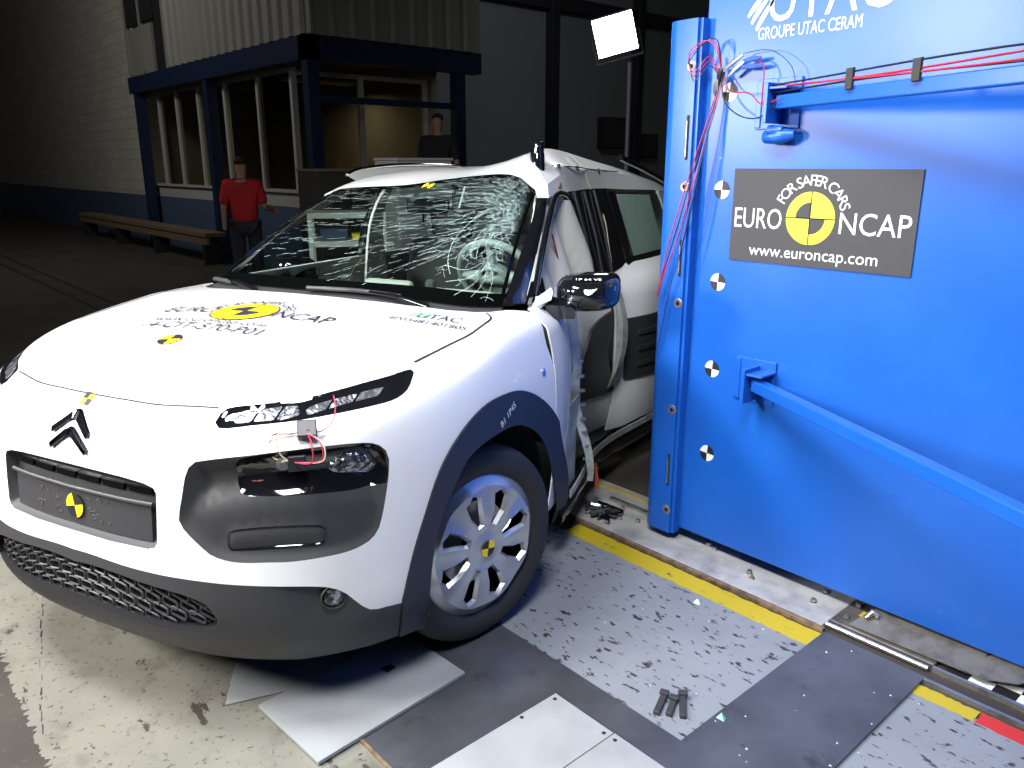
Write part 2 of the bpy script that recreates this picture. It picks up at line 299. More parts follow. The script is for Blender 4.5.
CAR = thing('crash_test_car', 'white hatchback with cracked windscreen and crushed driver side, test targets stuck on it', 'car', (0, 0, 0), R_(21.72))
def nrm(P):
    P = np.asarray(P, float); e = 1e-4; g = []
    for k in range(3):
        d = np.zeros(3); d[k] = e; A = P+d; B = P-d
        g.append(body(A[..., 0], A[..., 1], A[..., 2])-body(B[..., 0], B[..., 1], B[..., 2]))
    g = np.stack(g, -1); return g/np.linalg.norm(g, axis=-1, keepdims=True)
def S(p, q, off=0.0):
    P = pq2xyz(np.array([p]), np.array([q])); return (P+nrm(P)*off)[0]
def crom(P, k=5, closed=True):
    P = np.array(P, float); n = len(P); out = []
    for i in range(n if closed else n-1):
        g = lambda j: P[j % n] if closed else P[min(max(j, 0), n-1)]
        a, b, c, d = g(i-1), g(i), g(i+1), g(i+2)
        for t in np.arange(k)/k: out.append(.5*(2*b+(c-a)*t+(2*a-5*b+4*c-d)*t*t+(3*b-a-3*c+d)*t**3))
    if not closed: out.append(P[-1])
    return np.array(out)
def xyzpq(L): return xyz2pq(np.array(L, float))
def resample(P, step, closed=False):
    P = np.array(P, float)
    if closed: P = np.vstack([P, P[:1]])
    d = np.r_[0, np.cumsum(np.hypot(*np.diff(P, axis=0).T))]; n = max(2, int(d[-1]/step)+1); t = np.linspace(0, d[-1], n)
    Q = np.stack([np.interp(t, d, P[:, 0]), np.interp(t, d, P[:, 1])], -1); return Q[:-1] if closed else Q
def inpoly(P, poly):
    x, y = P[:, 0], P[:, 1]; c = np.zeros(len(P), bool); n = len(poly)
    for i in range(n):
        x0, y0 = poly[i]; x1, y1 = poly[i-1]
        if y0 == y1: continue
        k = ((y0 > y) != (y1 > y)) & (x < (x1-x0)*(y-y0)/(y1-y0)+x0); c ^= k
    return c
def segdist(P, poly, closed=True):
    D = np.full(len(P), 9.0); n = len(poly)
    for i in range(n if closed else n-1):
        a = poly[i]; b = poly[(i+1) % n]; ab = b-a; t = np.clip(((P-a)@ab)/(ab@ab+1e-12), 0, 1); D = np.minimum(D, np.hypot(*(P-a-t[:, None]*ab).T))
    return D
def inset(poly, d):
    P = np.array(poly, float); A = .5*np.sum(P[:, 0]*np.roll(P[:, 1], -1)-np.roll(P[:, 0], -1)*P[:, 1]); s = 1 if A > 0 else -1
    t = np.roll(P, -1, 0)-np.roll(P, 1, 0); t /= np.linalg.norm(t, axis=1, keepdims=True)+1e-9
    return P+s*d*np.stack([-t[:, 1], t[:, 0]], -1)
mir = lambda P: np.array(P)*[-1, 1]
def T(n): return np.array(TR[n])
half = {}                                    # left-hand (p>0) region polygons in surface coordinates
half['lamp'] = resample(crom(T('lamp'), 4), .012, True)
half['module'] = resample(crom(T('module'), 4), .014, True)
half['gloss'] = resample(crom(T('gloss'), 4), .014, True)
half['wheel'] = np.vstack([resample(crom(T('archi'), 4, False), .02), xyzpq([(.825, .465, .17), (.825, .3, .10), (.82, 0, .08), (.80, -.3, .10), (.79, -.372, .17)])])
half['clad'] = np.vstack([resample(crom(T('archo'), 4, False), .02), xyzpq([(.83, .585, .15)]), xyzpq([(.825, .40, .15)]), resample(crom(T('archi'), 4, False), .02)[::-1], xyzpq([(.79, -.372, .15), (.765, -.47, .15)])])
bt = T('bumptop')[2:]; bt[0, 0] = 0
btc = resample(np.vstack([crom(bt[:9], 4, False)[:-1], crom(bt[8:], 3, False)]), .02)
half['bumper'] = np.vstack([btc, xyzpq([(.80, -.36, .31), (.80, -.36, .15)]), xyzpq([(.70, -.50, .15), (.55, -.62, .15), (.3, -.72, .15), (0, -.75, .15)])])
lt = crom(T('lamp'), 4); top = lt[8:33]      # from inner upper corner to outer tip along the top edge
rear = xyzpq([(0, .135, 1.05), (.2, .14, 1.05), (.4, .155, 1.05), (.55, .185, 1.035), (.63, .22, 1.03), (.672, .235, 1.025)])
hoodhalf = np.vstack([rear, xyzpq([(.712, .20, 1.02)]), T('hoodedge'), top[::-1], xyzpq([(.414, -.727, .924), (.254, -.760, .918), (.12, -.769, .918), (0, -.772, .918)])])
half['hood'] = hoodhalf
doorl = np.vstack([T('doorline'), xyzpq([(.868, .42, .56), (.86, .49, .43), (.845, .56, .30), (.83, .60, .19)])])
outer_half = np.vstack([rear[:-1], xyzpq([(.672, .26, 1.03), (.72, .33, 1.04), (.76, .365, 1.03)]), crom(doorl, 3, False), xyzpq([(.825, .46, .18), (.825, .3, .12), (.82, 0, .10), (.80, -.3, .12), (.79, -.40, .18), (.70, -.52, .19), (.55, -.64, .19), (.3, -.745, .19), (0, -.775, .19)])])
plate = np.vstack([T('plate')[1:]*[0, 1]+[0, 0], ]) if 0 else None
ph = xyzpq([(0, -.862, .748), (.10, -.860, .747), (.20, -.855, .744), (.27, -.848, .737), (.300, -.845, .728), (.308, -.844, .715), (.307, -.850, .65), (.305, -.856, .585), (.297, -.86, .570), (.275, -.864, .563), (.15, -.874, .562), (0, -.878, .563)])
full = {'plate': np.vstack([ph, mir(ph)[::-1][1:-1]])}
gh = np.vstack([[(0, T('grille')[0, 1])], T('grille')[1:-1], [(0, T('grille')[-1, 1])]]); gh = crom(gh, 3, False)
full['grille'] = resample(np.vstack([gh, mir(gh)[::-1][1:-1]]), .014, True)
full['hood'] = np.vstack([hoodhalf, mir(hoodhalf)[::-1][1:-1]])
bh = half['bumper']; full['bumper'] = np.vstack([bh, mir(bh)[::-1][1:-1]])
outer = np.vstack([outer_half, mir(outer_half)[::-1][1:-1]])
loops = [resample(outer, .02, True), full['plate'], full['grille'], resample(full['hood'], .02, True), resample(full['bumper'], .02, True)]
loops += [inset(full['plate'], .006), inset(full['grille'], .006), inset(full['plate'], .011)]
for n in ('lamp', 'module', 'gloss', 'wheel', 'clad'):
    for mm in (lambda P: P, mir):
        loops.append(mm(half[n]))
        if n in ('lamp', 'gloss'): loops.append(mm(inset(half[n], .005)))
        if n == 'module': loops += [mm(inset(half[n], .006)), mm(inset(half[n], .014))]
ovl = resample(crom(T('bumpoval'), 4), .010, True)
for mm in (lambda P: P, mir): loops += [mm(ovl), mm(inset(ovl, .005))]
gx, gy = np.meshgrid(np.arange(-1.2, 1.2, .0135), np.arange(-1.15, .35, .0135)); G = np.stack([gx.ravel(), gy.ravel()], -1)
G = G+rng.uniform(-.0005, .0005, G.shape); G = G[inpoly(G, loops[0])]; G = G[~inpoly(G, half['wheel']) & ~inpoly(G, mir(half['wheel']))]
keep = np.ones(len(G), bool)
for l in loops: keep &= segdist(G, l) > .0045
G = G[keep]
V0 = [Vector(v) for v in G]; E0 = []
for l in loops:
    b = len(V0); V0 += [Vector(v) for v in l]; E0 += [(b+i, b+(i+1) % len(l)) for i in range(len(l))]
cv, ce, cf, _, _, _ = delaunay_2d_cdt(V0, E0, [], 0, 1e-5)
PQ = np.array([v[:] for v in cv]); TRI = np.array([f[:3] for f in cf]); CC = PQ[TRI].mean(1); AB = CC*[1, 1]; AB[:, 0] = np.abs(AB[:, 0])
reg = np.full(len(TRI), 'shell', dtype='<U12')
reg[inpoly(CC, loops[3])] = 'hood'
reg[inpoly(CC, loops[4])] = 'bumper'; reg[inpoly(AB, half['clad'])] = 'clad'; reg[inpoly(CC, full['grille'])] = 'grille'
reg[inpoly(AB, half['module'])] = 'module'; reg[inpoly(AB, half['gloss'])] = 'gloss'; reg[inpoly(AB, half['lamp'])] = 'lamp'; reg[inpoly(CC, full['plate'])] = 'plate'
reg[inpoly(AB, half['wheel'])] = 'x'; reg[~inpoly(CC, loops[0])] = 'x'
XYZ = pq2xyz(PQ[:, 0], PQ[:, 1]); NRM = nrm(XYZ); APQ = PQ*[1, 1]; APQ[:, 0] = np.abs(APQ[:, 0])
sst = lambda x: np.clip(x, 0, 1)**2*(3-2*np.clip(x, 0, 1))
oval = ovl
def disp(n):
    P = APQ
    if n == 'lamp': return -.007*sst(segdist(P, half['lamp'])/.005)
    if n in ('module', 'gloss'):
        d = -.012*sst(segdist(P, half['module'])/.013)
        ab = P[:, 1]+.842-.555*(P[:, 0]-.262); d -= .026*sst(.5+ab/.045)*sst(segdist(P, half['module'])/.03); d -= .012*sst((-ab-.05)/.09)*sst(segdist(P, half['module'])/.03)
        ino = inpoly(P, oval); d += .005*np.where(ino, sst(segdist(P, oval)/.0045), 0)
        g = inpoly(P, half['gloss']); d -= .005*np.where(g, sst(segdist(P, half['gloss'])/.005), 0); return d
    if n == 'plate': return -.030*sst(segdist(PQ, full['plate'])/.0095)
    if n == 'grille': return -.032*sst(segdist(PQ, full['grille'])/.006)
    if n == 'bumper':
        c = T('fog')[0]; return -.020*np.exp(-(((P[:, 0]-c[0]+.035)/.06)**2+((P[:, 1]-c[1]+.015)/.045)**2))
    if n == 'clad': return np.full(len(P), .006)
    return np.zeros(len(P))
def region(n, name, material, side=0, smooth=50, solid=.004, parent=CAR):
    k = reg == n
    if side: k &= np.sign(CC[:, 0]) == side
    D = disp(n); P = XYZ+NRM*D[:, None]; t = TRI[k].copy(); fn = np.cross(P[t[:, 1]]-P[t[:, 0]], P[t[:, 2]]-P[t[:, 0]]); bad = (fn*NRM[t].mean(1)).sum(1) < 0; t[bad] = t[bad][:, ::-1]; u, inv = np.unique(t, return_inverse=True)
    return MB().add(P[u], inv.reshape(-1, 3)).build(name, material, parent, smooth, solid, recalc=False)
region('shell', 'front_body_shell', M['paint'], smooth=60)
HOOD = region('hood', 'hood', M['paint'], smooth=60)
BUMP = region('bumper', 'lower_bumper', M['plastic'])
GRI = region('grille', 'lower_grille', M['dark'])
PLR = region('plate', 'plate_recess', M['plastic'])
LAMP = {}; MOD = {}
for s in (1, -1):
    region('clad', 'wheel_arch_cladding', M['clad'], s)
    LAMP[s] = region('lamp', 'headlight', M['gloss'], s, solid=0); MOD[s] = region('module', 'lamp_surround', M['plastic'], s, solid=0)
    GL = region('gloss', 'gloss_lamp_panel', M['gloss'], s, solid=0, parent=MOD[s])
def mpt(p, q, s, off): return S(p*s, q, off)
def ribbon(mb, P, wd, off, s=1, closed=False, m=0):
    P = np.array(P, float); n = len(P); t = (np.roll(P, -1, 0)-np.roll(P, 1, 0))
    if not closed: t[0] = P[1]-P[0]; t[-1] = P[-1]-P[-2]
    t /= np.linalg.norm(t, axis=1, keepdims=True)+1e-9; nn = np.stack([-t[:, 1], t[:, 0]], -1)*wd/2
    A = P+nn; B = P-nn; A3 = pq2xyz(A[:, 0]*s, A[:, 1]); B3 = pq2xyz(B[:, 0]*s, B[:, 1]); A3 = A3+nrm(A3)*off; B3 = B3+nrm(B3)*off
    F = [(2*i, 2*((i+1) % n), 2*((i+1) % n)+1, 2*i+1) for i in range(n if closed else n-1)]
    mb.add(np.stack([A3, B3], 1).reshape(-1, 3), F, m)
def patch(poly, s, off, sp=.012, bump=0):                 # small region of the surface, lifted
    poly = np.array(poly); g = np.stack([a.ravel() for a in np.meshgrid(np.arange(poly[:, 0].min(), poly[:, 0].max(), sp), np.arange(poly[:, 1].min(), poly[:, 1].max(), sp))], -1)
    g = g[inpoly(g, poly)] if len(g) else g
    if len(g): g = g[segdist(g, poly) > sp*.35]
    v = [Vector(x) for x in poly]+[Vector(x) for x in g]; a, _, f, *_r = delaunay_2d_cdt(v, [(i, (i+1) % len(poly)) for i in range(len(poly))], [], 1, 1e-6)
    a = np.array([x[:] for x in a]); P = pq2xyz(a[:, 0]*s, a[:, 1]); h = off+bump*sst(segdist(a, poly)/.02)
    return MB().add(P+nrm(P)*np.asarray(h).reshape(-1, 1), [x[:] for x in f])
for s in (1, -1):
    for nme in ('lamp_lens_a', 'lamp_lens_b'):
        L = T(nme); k = len(L)//2; lo = L[:1]
        # light cells: cut the lens strip into short facets along its length
        p0, p1 = L[:, 0].min(), L[:, 0].max(); nc = 3
        for i in range(nc):
            q = L
            for lim, sg in ((p0+(p1-p0)*(i+.05)/nc, 1), (p0+(p1-p0)*(i+.95)/nc, -1)):   # clip the lens outline to one cell
                out = []
                for j in range(len(q)):
                    A_, B_ = q[j-1], q[j]; da, db = sg*(A_[0]-lim), sg*(B_[0]-lim)
                    if da*db < 0: out.append(A_+(B_-A_)*da/(da-db))
                    if db >= 0: out.append(B_)
                q = np.array(out)
            if len(q) > 2: patch(resample(q, .006, True), s, -.0068, .007, .003).build('light_cell', M['cell'] if (i+ord(nme[-1])) % 3 else M['clear'], LAMP[s], 30)
    patch(resample(crom(T('cluster'), 4), .012, True), s, -.040, .010, .020).build('main_lamp', M['reflector'], MOD[s], 30)
    patch(resample(crom(T('turn'), 3), .010, True), s, -.040, .008, .008).build('turn_signal', M['amber'], MOD[s], 30)
    
    ob = np.array(oval); ab = ob[:, 1]+.842-.555*(ob[:, 0]-.262); od = -.012-.026*sst(.5+ab/.045)-.012*sst((-ab-.05)/.09)+.0042; nn_ = len(ob)
    X3 = pq2xyz(ob[:, 0]*s, ob[:, 1]); X3 = X3+nrm(X3)*od[:, None]; MB().tube(X3, .0016, 5, True).build('pad_outline', M['gloss'], MOD[s], 60)
    # fog lamp
    P = S(T('fog')[0][0]*s, T('fog')[0][1], -.012); nn = nrm(P); rot = Vector(nn).to_track_quat('X', 'Z').to_matrix().to_4x4(); MM = Matrix.Translation(P) @ rot
    MB().lathe([(.0, .014), (.016, .013), (.027, .008), (.031, -.02)], 24, MM).build('fog_lamp', M['reflector'], BUMP, 40)
    MB().lathe([(.031, .004), (.034, .011), (.0365, .007), (.037, -.02)], 24, MM).build('fog_lamp_ring', M['plastic'], BUMP, 40)
    # shut lines
    mb = MB(); hl = np.vstack([xyzpq([(.668, .24, 1.03), (.712, .185, 1.02)]), T('hoodedge')]); ribbon(mb, crom(hl, 4, False), .0045, .0012, s); mb.build('hood_shut_line', M['seam'], CAR)
    P = S(T('screw')[0][0]*s, T('screw')[0][1], .001); MMs = Matrix.Translation(P) @ Vector(nrm(P)).to_track_quat('X', 'Z').to_matrix().to_4x4()
    MB().lathe([(0, .006), (.008, .005), (.014, .001), (.014, -.004)], 14, MMs).build('side_marker', M['chrome'], CAR, 40)
mb = MB(); fl = np.vstack([xyzpq([(.414, -.727, .924), (.254, -.760, .918), (.12, -.769, .918), (0, -.772, .918)])]); fl = np.vstack([fl, mir(fl)[::-1][1:]]); ribbon(mb, crom(fl, 4, False), .0022, .001); mb.build('hood_front_line', M['seam'], CAR)
# lower grille cells
dgr = full['grille']
for row in range(4):
    q = None
    for i in range(-11, 12):
        pc = (i+(.5 if row % 2 else 0))*.042; t = (row+.5)/4
        # q at this column between top and bottom of the grille outline
        d = np.abs(dgr[:, 0]-pc) < .012
        if d.sum() < 2: continue
        q0, q1 = dgr[d, 1].min(), dgr[d, 1].max()
        if q1-q0 < .04: continue
        qc = q0+(q1-q0)*t; hh = (q1-q0)/4*.40; ww = .0175
        if not inpoly(np.array([[pc-ww, qc], [pc+ww, qc]]), dgr).all(): continue
        ring = [(pc+ww*np.sign(math.cos(a))*abs(math.cos(a))**.35, qc+hh*np.sign(math.sin(a))*abs(math.sin(a))**.6) for a in np.linspace(0, 2*math.pi, 16, endpoint=False)]
        A = np.array(ring); X = pq2xyz(A[:, 0], A[:, 1]); X = X+nrm(X)*(-.018)
        MB().tube(X, .0034, 5, True).build('grille_cell', M['plastic'], GRI, 60)
# number plate recess furniture
def yfront(x, z):
    lo, hi = -1.2, 0.0
    for _ in range(40):
        m = (lo+hi)/2
        if body(np.array(x), np.array(m), np.array(z)) < 0: hi = m
        else: lo = m
    return hi
FP = lambda x, z, t=0: (x, yfront(x, z)-t, z)
for i in range(6):
    x = -.235+i*.094
    MB().prism([(x-.042, .715), (x+.038, .715), (x+.034, .699), (x-.038, .699)], lambda u, v, t: FP(u, v, t), -.034, -.022).build('vent_bar', M['gloss'], PLR)
pl = MB(); n = 14; gr = [[FP(-.275+.55*i/n, .555+.02+(.668-.575)*j, -.016) for j in (0, 1)] for i in range(n+1)]
NPL = pl.grid(gr).build('number_plate', M['plastic'], PLR, 60, .012)
lip = MB(); lip.tube([FP(-.285+.57*i/n, .678, -.012) for i in range(n+1)], .006, 6); lip.build('plate_lip', M['plastic'], PLR, 60)
mb = MB(); target(mb, lambda x, z: FP(x, z, -.010), (0.0, .628), .034, 0, 1, .25); mb.build('target_sticker', [M['yellow'], M['black']], PLR)
mb = MB()
for k in range(46):
    x = rng.uniform(-.16, .13); z = rng.uniform(.582, .655); a = rng.uniform(0, 3); l = rng.uniform(.006, .02)
    mb.prism([(x, z), (x+l*math.cos(a), z+l*math.sin(a)*.6), (x+l*math.cos(a+.5), z+l*.6*math.sin(a+.5))], lambda u, v, t: FP(u, v, t), -.0145, -.0142)
mb.build('tape_residue', M['steel'], PLR, kind='stuff')
# chevron emblem
for zc, nm in ((.886, 0), (.845, 1)):
    w2 = .075; ap = .006; th = .027; dr = .050
    left = [(0, zc), (-.014, zc-.004), (-w2, zc-dr), (-w2+.006, zc-dr-th*.55), (-.012, zc-th*.95), (0, zc-th*.9)]
    mb = MB()
    L2 = left; R2 = [(-x, z) for x, z in left][::-1]
    mb.prism(L2, lambda u, v, t: FP(u, v, t), .0, .010); mb.prism([(-x, z) for x, z in left], lambda u, v, t: FP(u, v, t), .0, .010)
    mb.build('emblem_chevron', M['blackchrome'], CAR, bevel=.003)
mb = MB()
for i in range(2):
    for j in range(2):
        x = -.020+.02*i; z = .893+.013*j; G2 = [[S(*xyzpq([(x+.02*a, -.80+.0*b, 0)])[0]) if 0 else FP(x+.02*a, z+.013*b, .0012) for a in (0, 1)] for b in (0, 1)]
        mb.grid(G2, (i+j) % 2)
mb.build('target_sticker', [M['yellow'], M['black']], CAR)
# hood lettering
cr, sr = math.cos(R_(6)), math.sin(R_(6))
def hoodfn(x, y, off=.0035):
    z = float(HZ(y)-(.034+.05*np.clip((.1-y)/.7, 0, 1))*(x/.7)**2); return (x, y, z+off)
HF = lambda u, v: hoodfn(cr*u-sr*v-.0, sr*u+cr*v-.191)
mb = MB(); disc(mb, HF, (0, 0), .108, 0, n=40)
for a0, a1, m_ in ((0, 90, 1), (180, 270, 1)): pass
mb2 = MB(); HF2 = lambda u, v: hoodfn(cr*u-sr*v, sr*u+cr*v-.191, .0045); HF3 = lambda u, v: hoodfn(cr*u-sr*v, sr*u+cr*v-.191, .0050)
disc(mb2, HF2, (0, 0), .060, 0, R_(90), R_(180)); disc(mb2, HF2, (0, 0), .060, 0, R_(270), R_(360))
for a in (0, 90, 180, 270): mb2.add([HF2(*p) for p in [(.11*math.cos(R_(a))-.003*math.sin(R_(a)), .11*math.sin(R_(a))+.003*math.cos(R_(a))), (.003*-math.sin(R_(a)), .003*math.cos(R_(a))), (-.003*-math.sin(R_(a)), -.003*math.cos(R_(a))), (.11*math.cos(R_(a))+.003*math.sin(R_(a)), .11*math.sin(R_(a))-.003*math.cos(R_(a)))]], [(0, 1, 2, 3)])
disc(mb2, HF, (0, 0), .112, 0, 0, 2*math.pi, .107, 40)
put_text(mb2, 'EURO', .105, HF, (-.215, -.005), width=.20); put_text(mb2, 'NCAP', .105, HF, (.225, -.005), width=.21)
arc_text(mb2, 'FOR SAFER CARS', .055, HF, (0, 0), .142, R_(160), R_(20))
put_text(mb2, 'www.euroncap.com', .062, HF, (-.035, -.128), width=.43); put_text(mb2, '14-CIT-570-P01', .082, HF, (-.02, -.19), width=.45)
mb.build('hood_target', M['yellow'], HOOD); mb2.build('hood_lettering', M['ink'], HOOD, label='black lettering and logo on the hood')
mb = MB(); target(mb, hoodfn, (.0, -.496), .036, 0, 1, .3); mb.build('target_sticker', [M['yellow'], M['black']], HOOD)
c2, s2 = math.cos(R_(9)), math.sin(R_(9)); HU = lambda u, v: hoodfn(.555+c2*u-s2*v, .055+s2*u+c2*v)
mb = MB(); put_text(mb, 'UTAC', .075, HU, (.03, .01), width=.15); put_text(mb, '4P0348140180S', .05, HU, (.015, -.055), width=.27); mb.build('hood_lettering', M['ink'], HOOD)
mb = MB()
for k in range(3): mb.add([HU(-.075+k*.022, -.02), HU(-.069+k*.022, -.02), HU(-.052+k*.024, .035), HU(-.060+k*.024, .035)], [(0, 1, 2, 3)])
mb.build('hood_lettering', M['green'], HOOD)
# arch lettering
mb = MB(); ac = T('archtext')[0]; P0 = S(*ac); e1 = np.array([.0, .9, .42]); e1 /= np.linalg.norm(e1); e2 = np.array([0, -.42, .9]); e2 /= np.linalg.norm(e2)
def af(u, v):
    P = P0+e1*u+e2*v; return S(*xyz2pq(P), .008)
put_text(mb, 'B1 1P45', .032, af, (0.02, .005)); mb.build('arch_lettering', M['white'], CAR)
# sensor blocks and looped wires at the driver side lamp
sp = S(*T('sensor')[0], .012); sp2 = S(*T('sensor2')[0], -.018)
for P, sz in ((sp, (.024, .014, .022)), (sp2, (.022, .016, .020))):
    Q = Matrix.Translation(P) @ Vector(nrm(P)).to_track_quat('X', 'Z').to_matrix().to_4x4()
    MB().box((-sz[1], -sz[0], -sz[2]), (sz[1], sz[0], sz[2]), M=Q).build('sensor_block', M['wblack'], CAR, bevel=.003)
Q = Matrix.Translation(S(T('sensor2')[0][0]-.02, T('sensor2')[0][1]-.012, -.018)) @ Vector(nrm(sp2)).to_track_quat('X', 'Z').to_matrix().to_4x4()
MB().lathe([(0, .02), (.007, .02), (.007, .008), (.017, .006), (.017, -.01)], 12, Q).build('sensor_knob', M['steel'], CAR, 40)
for k in range(7):
    j = rng.uniform(-.01, .01, 3); side = -1 if k < 4 else 1; mid = (sp+sp2)/2+np.array([side*(.035+.006*k), -.02, 0])+j
    c = crom([sp+[side*.012, -.012, -.005], mid+[side*.012, -.02, .025], mid+[side*.012, -.02, -.01], sp2+[side*.012, -.02, .008]], 6, False) if 0 else None
    pts = np.array([sp+[side*.012, -.012, -.005], mid+[side*.014, -.02, .028], mid+[side*.010, -.02, -.018], sp2+[side*.010, -.018, .008]])
    MB().tube([np.array(p) for p in crom(pts, 6, False)], .0018, 5).build('sensor_wire', M['wred'] if k % 3 else M['wwhite'], CAR, 60)
pts = np.array([S(.418, -.615, .004), S(.432, -.628, .012), S(.438, -.648, .02), S(.428, -.667, .02), sp+[.01, -.012, .005]]); MB().tube(crom(pts, 6, False), .0016, 5).build('sensor_wire', M['wred'], CAR, 60)
# ------------------------------------------------------------------ car: wheels, cabin, doors
def wheel(loc, steer, side, detail):
    MM = Matrix.Translation(loc) @ Matrix.Rotation(steer, 4, 'Z') @ (Matrix.Rotation(0 if side > 0 else math.pi, 4, 'Z'))
    Rt = .327; wd = .195
    prof = [(.232, -wd+.02), (.27, -wd-.002), (.305, -wd), (.318, -wd+.01), (Rt, -wd+.035), (Rt, -.035), (.318, -.010), (.303, .003), (.275, .006), (.25, .000), (.236, -.012), (.232, -.03)]
    ty = MB().lathe(prof, 64, MM).build('wheel_tyre', M['rubber'], CAR, 35)
    tg = MB()
    for k in range(4):
        x = -.05-k*.034; tg.lathe([(Rt+.0005, x-.004), (Rt+.0009, x), (Rt+.0005, x+.004)], 64, MM)
    tg.build('tread_groove', M['under'], ty, kind='stuff')
    MB().lathe([(.0, -.07), (.12, -.07), (.225, -.06), (.234, -.018)], 40, MM).build('wheel_rim', M['dark'], ty, 40)
    if not detail:
        return ty
    # brake disc and caliper behind the holes
    MB().lathe([(.05, -.052), (.14, -.050), (.142, -.062)], 32, MM).build('brake_disc', M['steel'], ty, 40)
    # hubcap: disc with eight slanted windows, cut in 2d
    Ro = .236; holes = []
    for k in range(8):
        a = 2*math.pi*k/8+.32; sh = .16 if k % 2 else -.16; wdt = .26 if k % 2 else .30
        poly = []
        for r, da in ((.080, -.10*wdt/.3+sh*.3), (.128, -.5*wdt), (.176, -.5*wdt+sh*.25), (.190, .0+sh*.3), (.176, .5*wdt+sh*.25), (.128, .42*wdt), (.080, .12*wdt+sh*.3)):
            poly.append((r*math.cos(a+da), r*math.sin(a+da)))
        holes.append(np.array(poly))
    ring = np.array([(Ro*math.cos(t), Ro*math.sin(t)) for t in np.linspace(0, 2*math.pi, 72, endpoint=False)])
    gpts = [(r*math.cos(t+r*30), r*math.sin(t+r*30)) for r, n_ in ((0.0, 1), (.03, 10), (.05, 16), (.07, 24), (.10, 32), (.13, 40), (.16, 48), (.185, 56), (.205, 64), (.222, 64)) for t in np.linspace(0, 2*math.pi, n_, endpoint=False)]
    gp = np.array(gpts); ok = np.ones(len(gp), bool)
    for h in holes: ok &= ~inpoly(gp, h) & (segdist(gp, h) > .005)
    V = [Vector(p) for p in gp[ok]]; E = []
    rings = [ring]+holes+[inset(h, -.009) for h in holes]
    for l in rings:
        b = len(V); V += [Vector(p) for p in l]; E += [(b+i, b+(i+1) % len(l)) for i in range(len(l))]
    a, _, f, *_x = delaunay_2d_cdt(V, E, [], 0, 1e-6); A = np.array([v[:] for v in a]); T3 = np.array([q[:3] for q in f]); c = A[T3].mean(1); ins = np.hypot(c[:, 0], c[:, 1]) < Ro
    for h in holes: ins &= ~inpoly(c, h)
    rr = np.hypot(A[:, 0], A[:, 1])
    dep = .012+.006*np.cos(rr/Ro*math.pi*.9)-.022*sst((rr-.205)/.03)-.010*np.exp(-((rr-.06)/.022)**2)
    ang = np.arctan2(A[:, 1], A[:, 0]); dep = dep+.005*np.cos(8*ang-.32*8)*sst((rr-.05)/.08)*sst((.225-rr)/.03)
    for h in holes:
        on = segdist(A, h) < 1e-4; dep = np.where(on, dep-.014, dep)
    P = np.stack([dep, A[:, 0], A[:, 1]], -1); t = T3[ins]; u, inv = np.unique(t, return_inverse=True)
    P = np.array([MM @ Vector(p) for p in P])
    hc = MB().add(P[u], inv.reshape(-1, 3)).build('hubcap', M['hub'], ty, 18, .004)
    cf = lambda x, y: tuple(MM @ Vector((.0205, x, y)))
    mb = MB(); target(mb, cf, (0, 0), .028, 0, 1, R_(80)); mb.build('target_sticker', [M['yellow'], M['black']], ty)
    return ty
wheel((.82, -.073, .3345), R_(-18), 1, True); wheel((-.80, -.02, .327), R_(-18), -1, True)
wheel((.80, 2.53, .327), 0, 1, False); wheel((-.80, 2.53, .327), 0, -1, False)
for s in (1, -1):                                        # wheel well liners
    mb = MB(); n = 16; G = [[(s*x, .03+.40*math.cos(a), .30+.43*math.sin(a)) for x in (.38, .80)] for a in np.linspace(-.15, math.pi+.15, n)]
    mb.grid(G); mb.add([(s*.38, -.38, .15), (s*.38, .44, .15), (s*.38, .44, .72), (s*.38, -.38, .72)], [(0, 1, 2, 3)]); mb.build('wheel_well', M['under'], CAR, 50, .004)
MB().box((-.40, -.55, .17), (.40, .5, .20)).box((-.66, .5, .17), (.66, 3.0, .20)).box((-.36, -.60, .2), (.36, .3, .80)).build('underbody', M['under'], CAR)
# ---- windscreen
WT = np.array([(-.58, .965, 1.372), (-.52, .96, 1.397), (-.3, .835, 1.415), (0, .765, 1.430), (.2, .79, 1.457), (.40, .851, 1.476), (.495, .868, 1.460), (.555, .862, 1.412)])
WB = np.array([(-.685, .345, 1.042), (-.60, .275, 1.048), (-.35, .215, 1.058), (0, .195, 1.062), (.2, .20, 1.060), (.42, .23, 1.052), (.58, .265, 1.040), (.672, .345, 1.034)])
WTc = crom(WT, 5, False); WBc = crom(WB, 5, False); NW = len(WTc)
def ws(u, v):
    u = min(max(u, 0), 1)*(NW-1); i = min(int(u), NW-2); k = u-i; a = WBc[i]*(1-k)+WBc[i+1]*k; b = WTc[i]*(1-k)+WTc[i+1]*k
    return a*(1-v)+b*v+np.array([0, -.58, .81])*.035*4*v*(1-v)*.6
MB().grid([[ws(i/30, j/12) for j in range(13)] for i in range(31)]).build('windscreen', M['glass'], CAR, 60)
WS = [o for o in bpy.data.objects if o.name == 'windscreen'][0]
def wpt(u, v, off): return ws(u, v)+np.array([.0, -.60, .80])*off
mb = MB()                                                # black print band round the glass
for (a, b, c, d) in ((0, 0, 1, .085), (0, .955, 1, 1.0), (0, 0, .022, 1), (.972, 0, 1, 1)):
    n = 30 if c-a > .5 else 3; m_ = 3 if d-b < .5 else 14
    mb.grid([[wpt(a+(c-a)*i/n, b+(d-b)*j/m_, -.002) for j in range(m_+1)] for i in range(n+1)])
mb.build('windscreen_border', M['printb'], WS, 60)
mb = MB(); cu, cvv = .90, .74
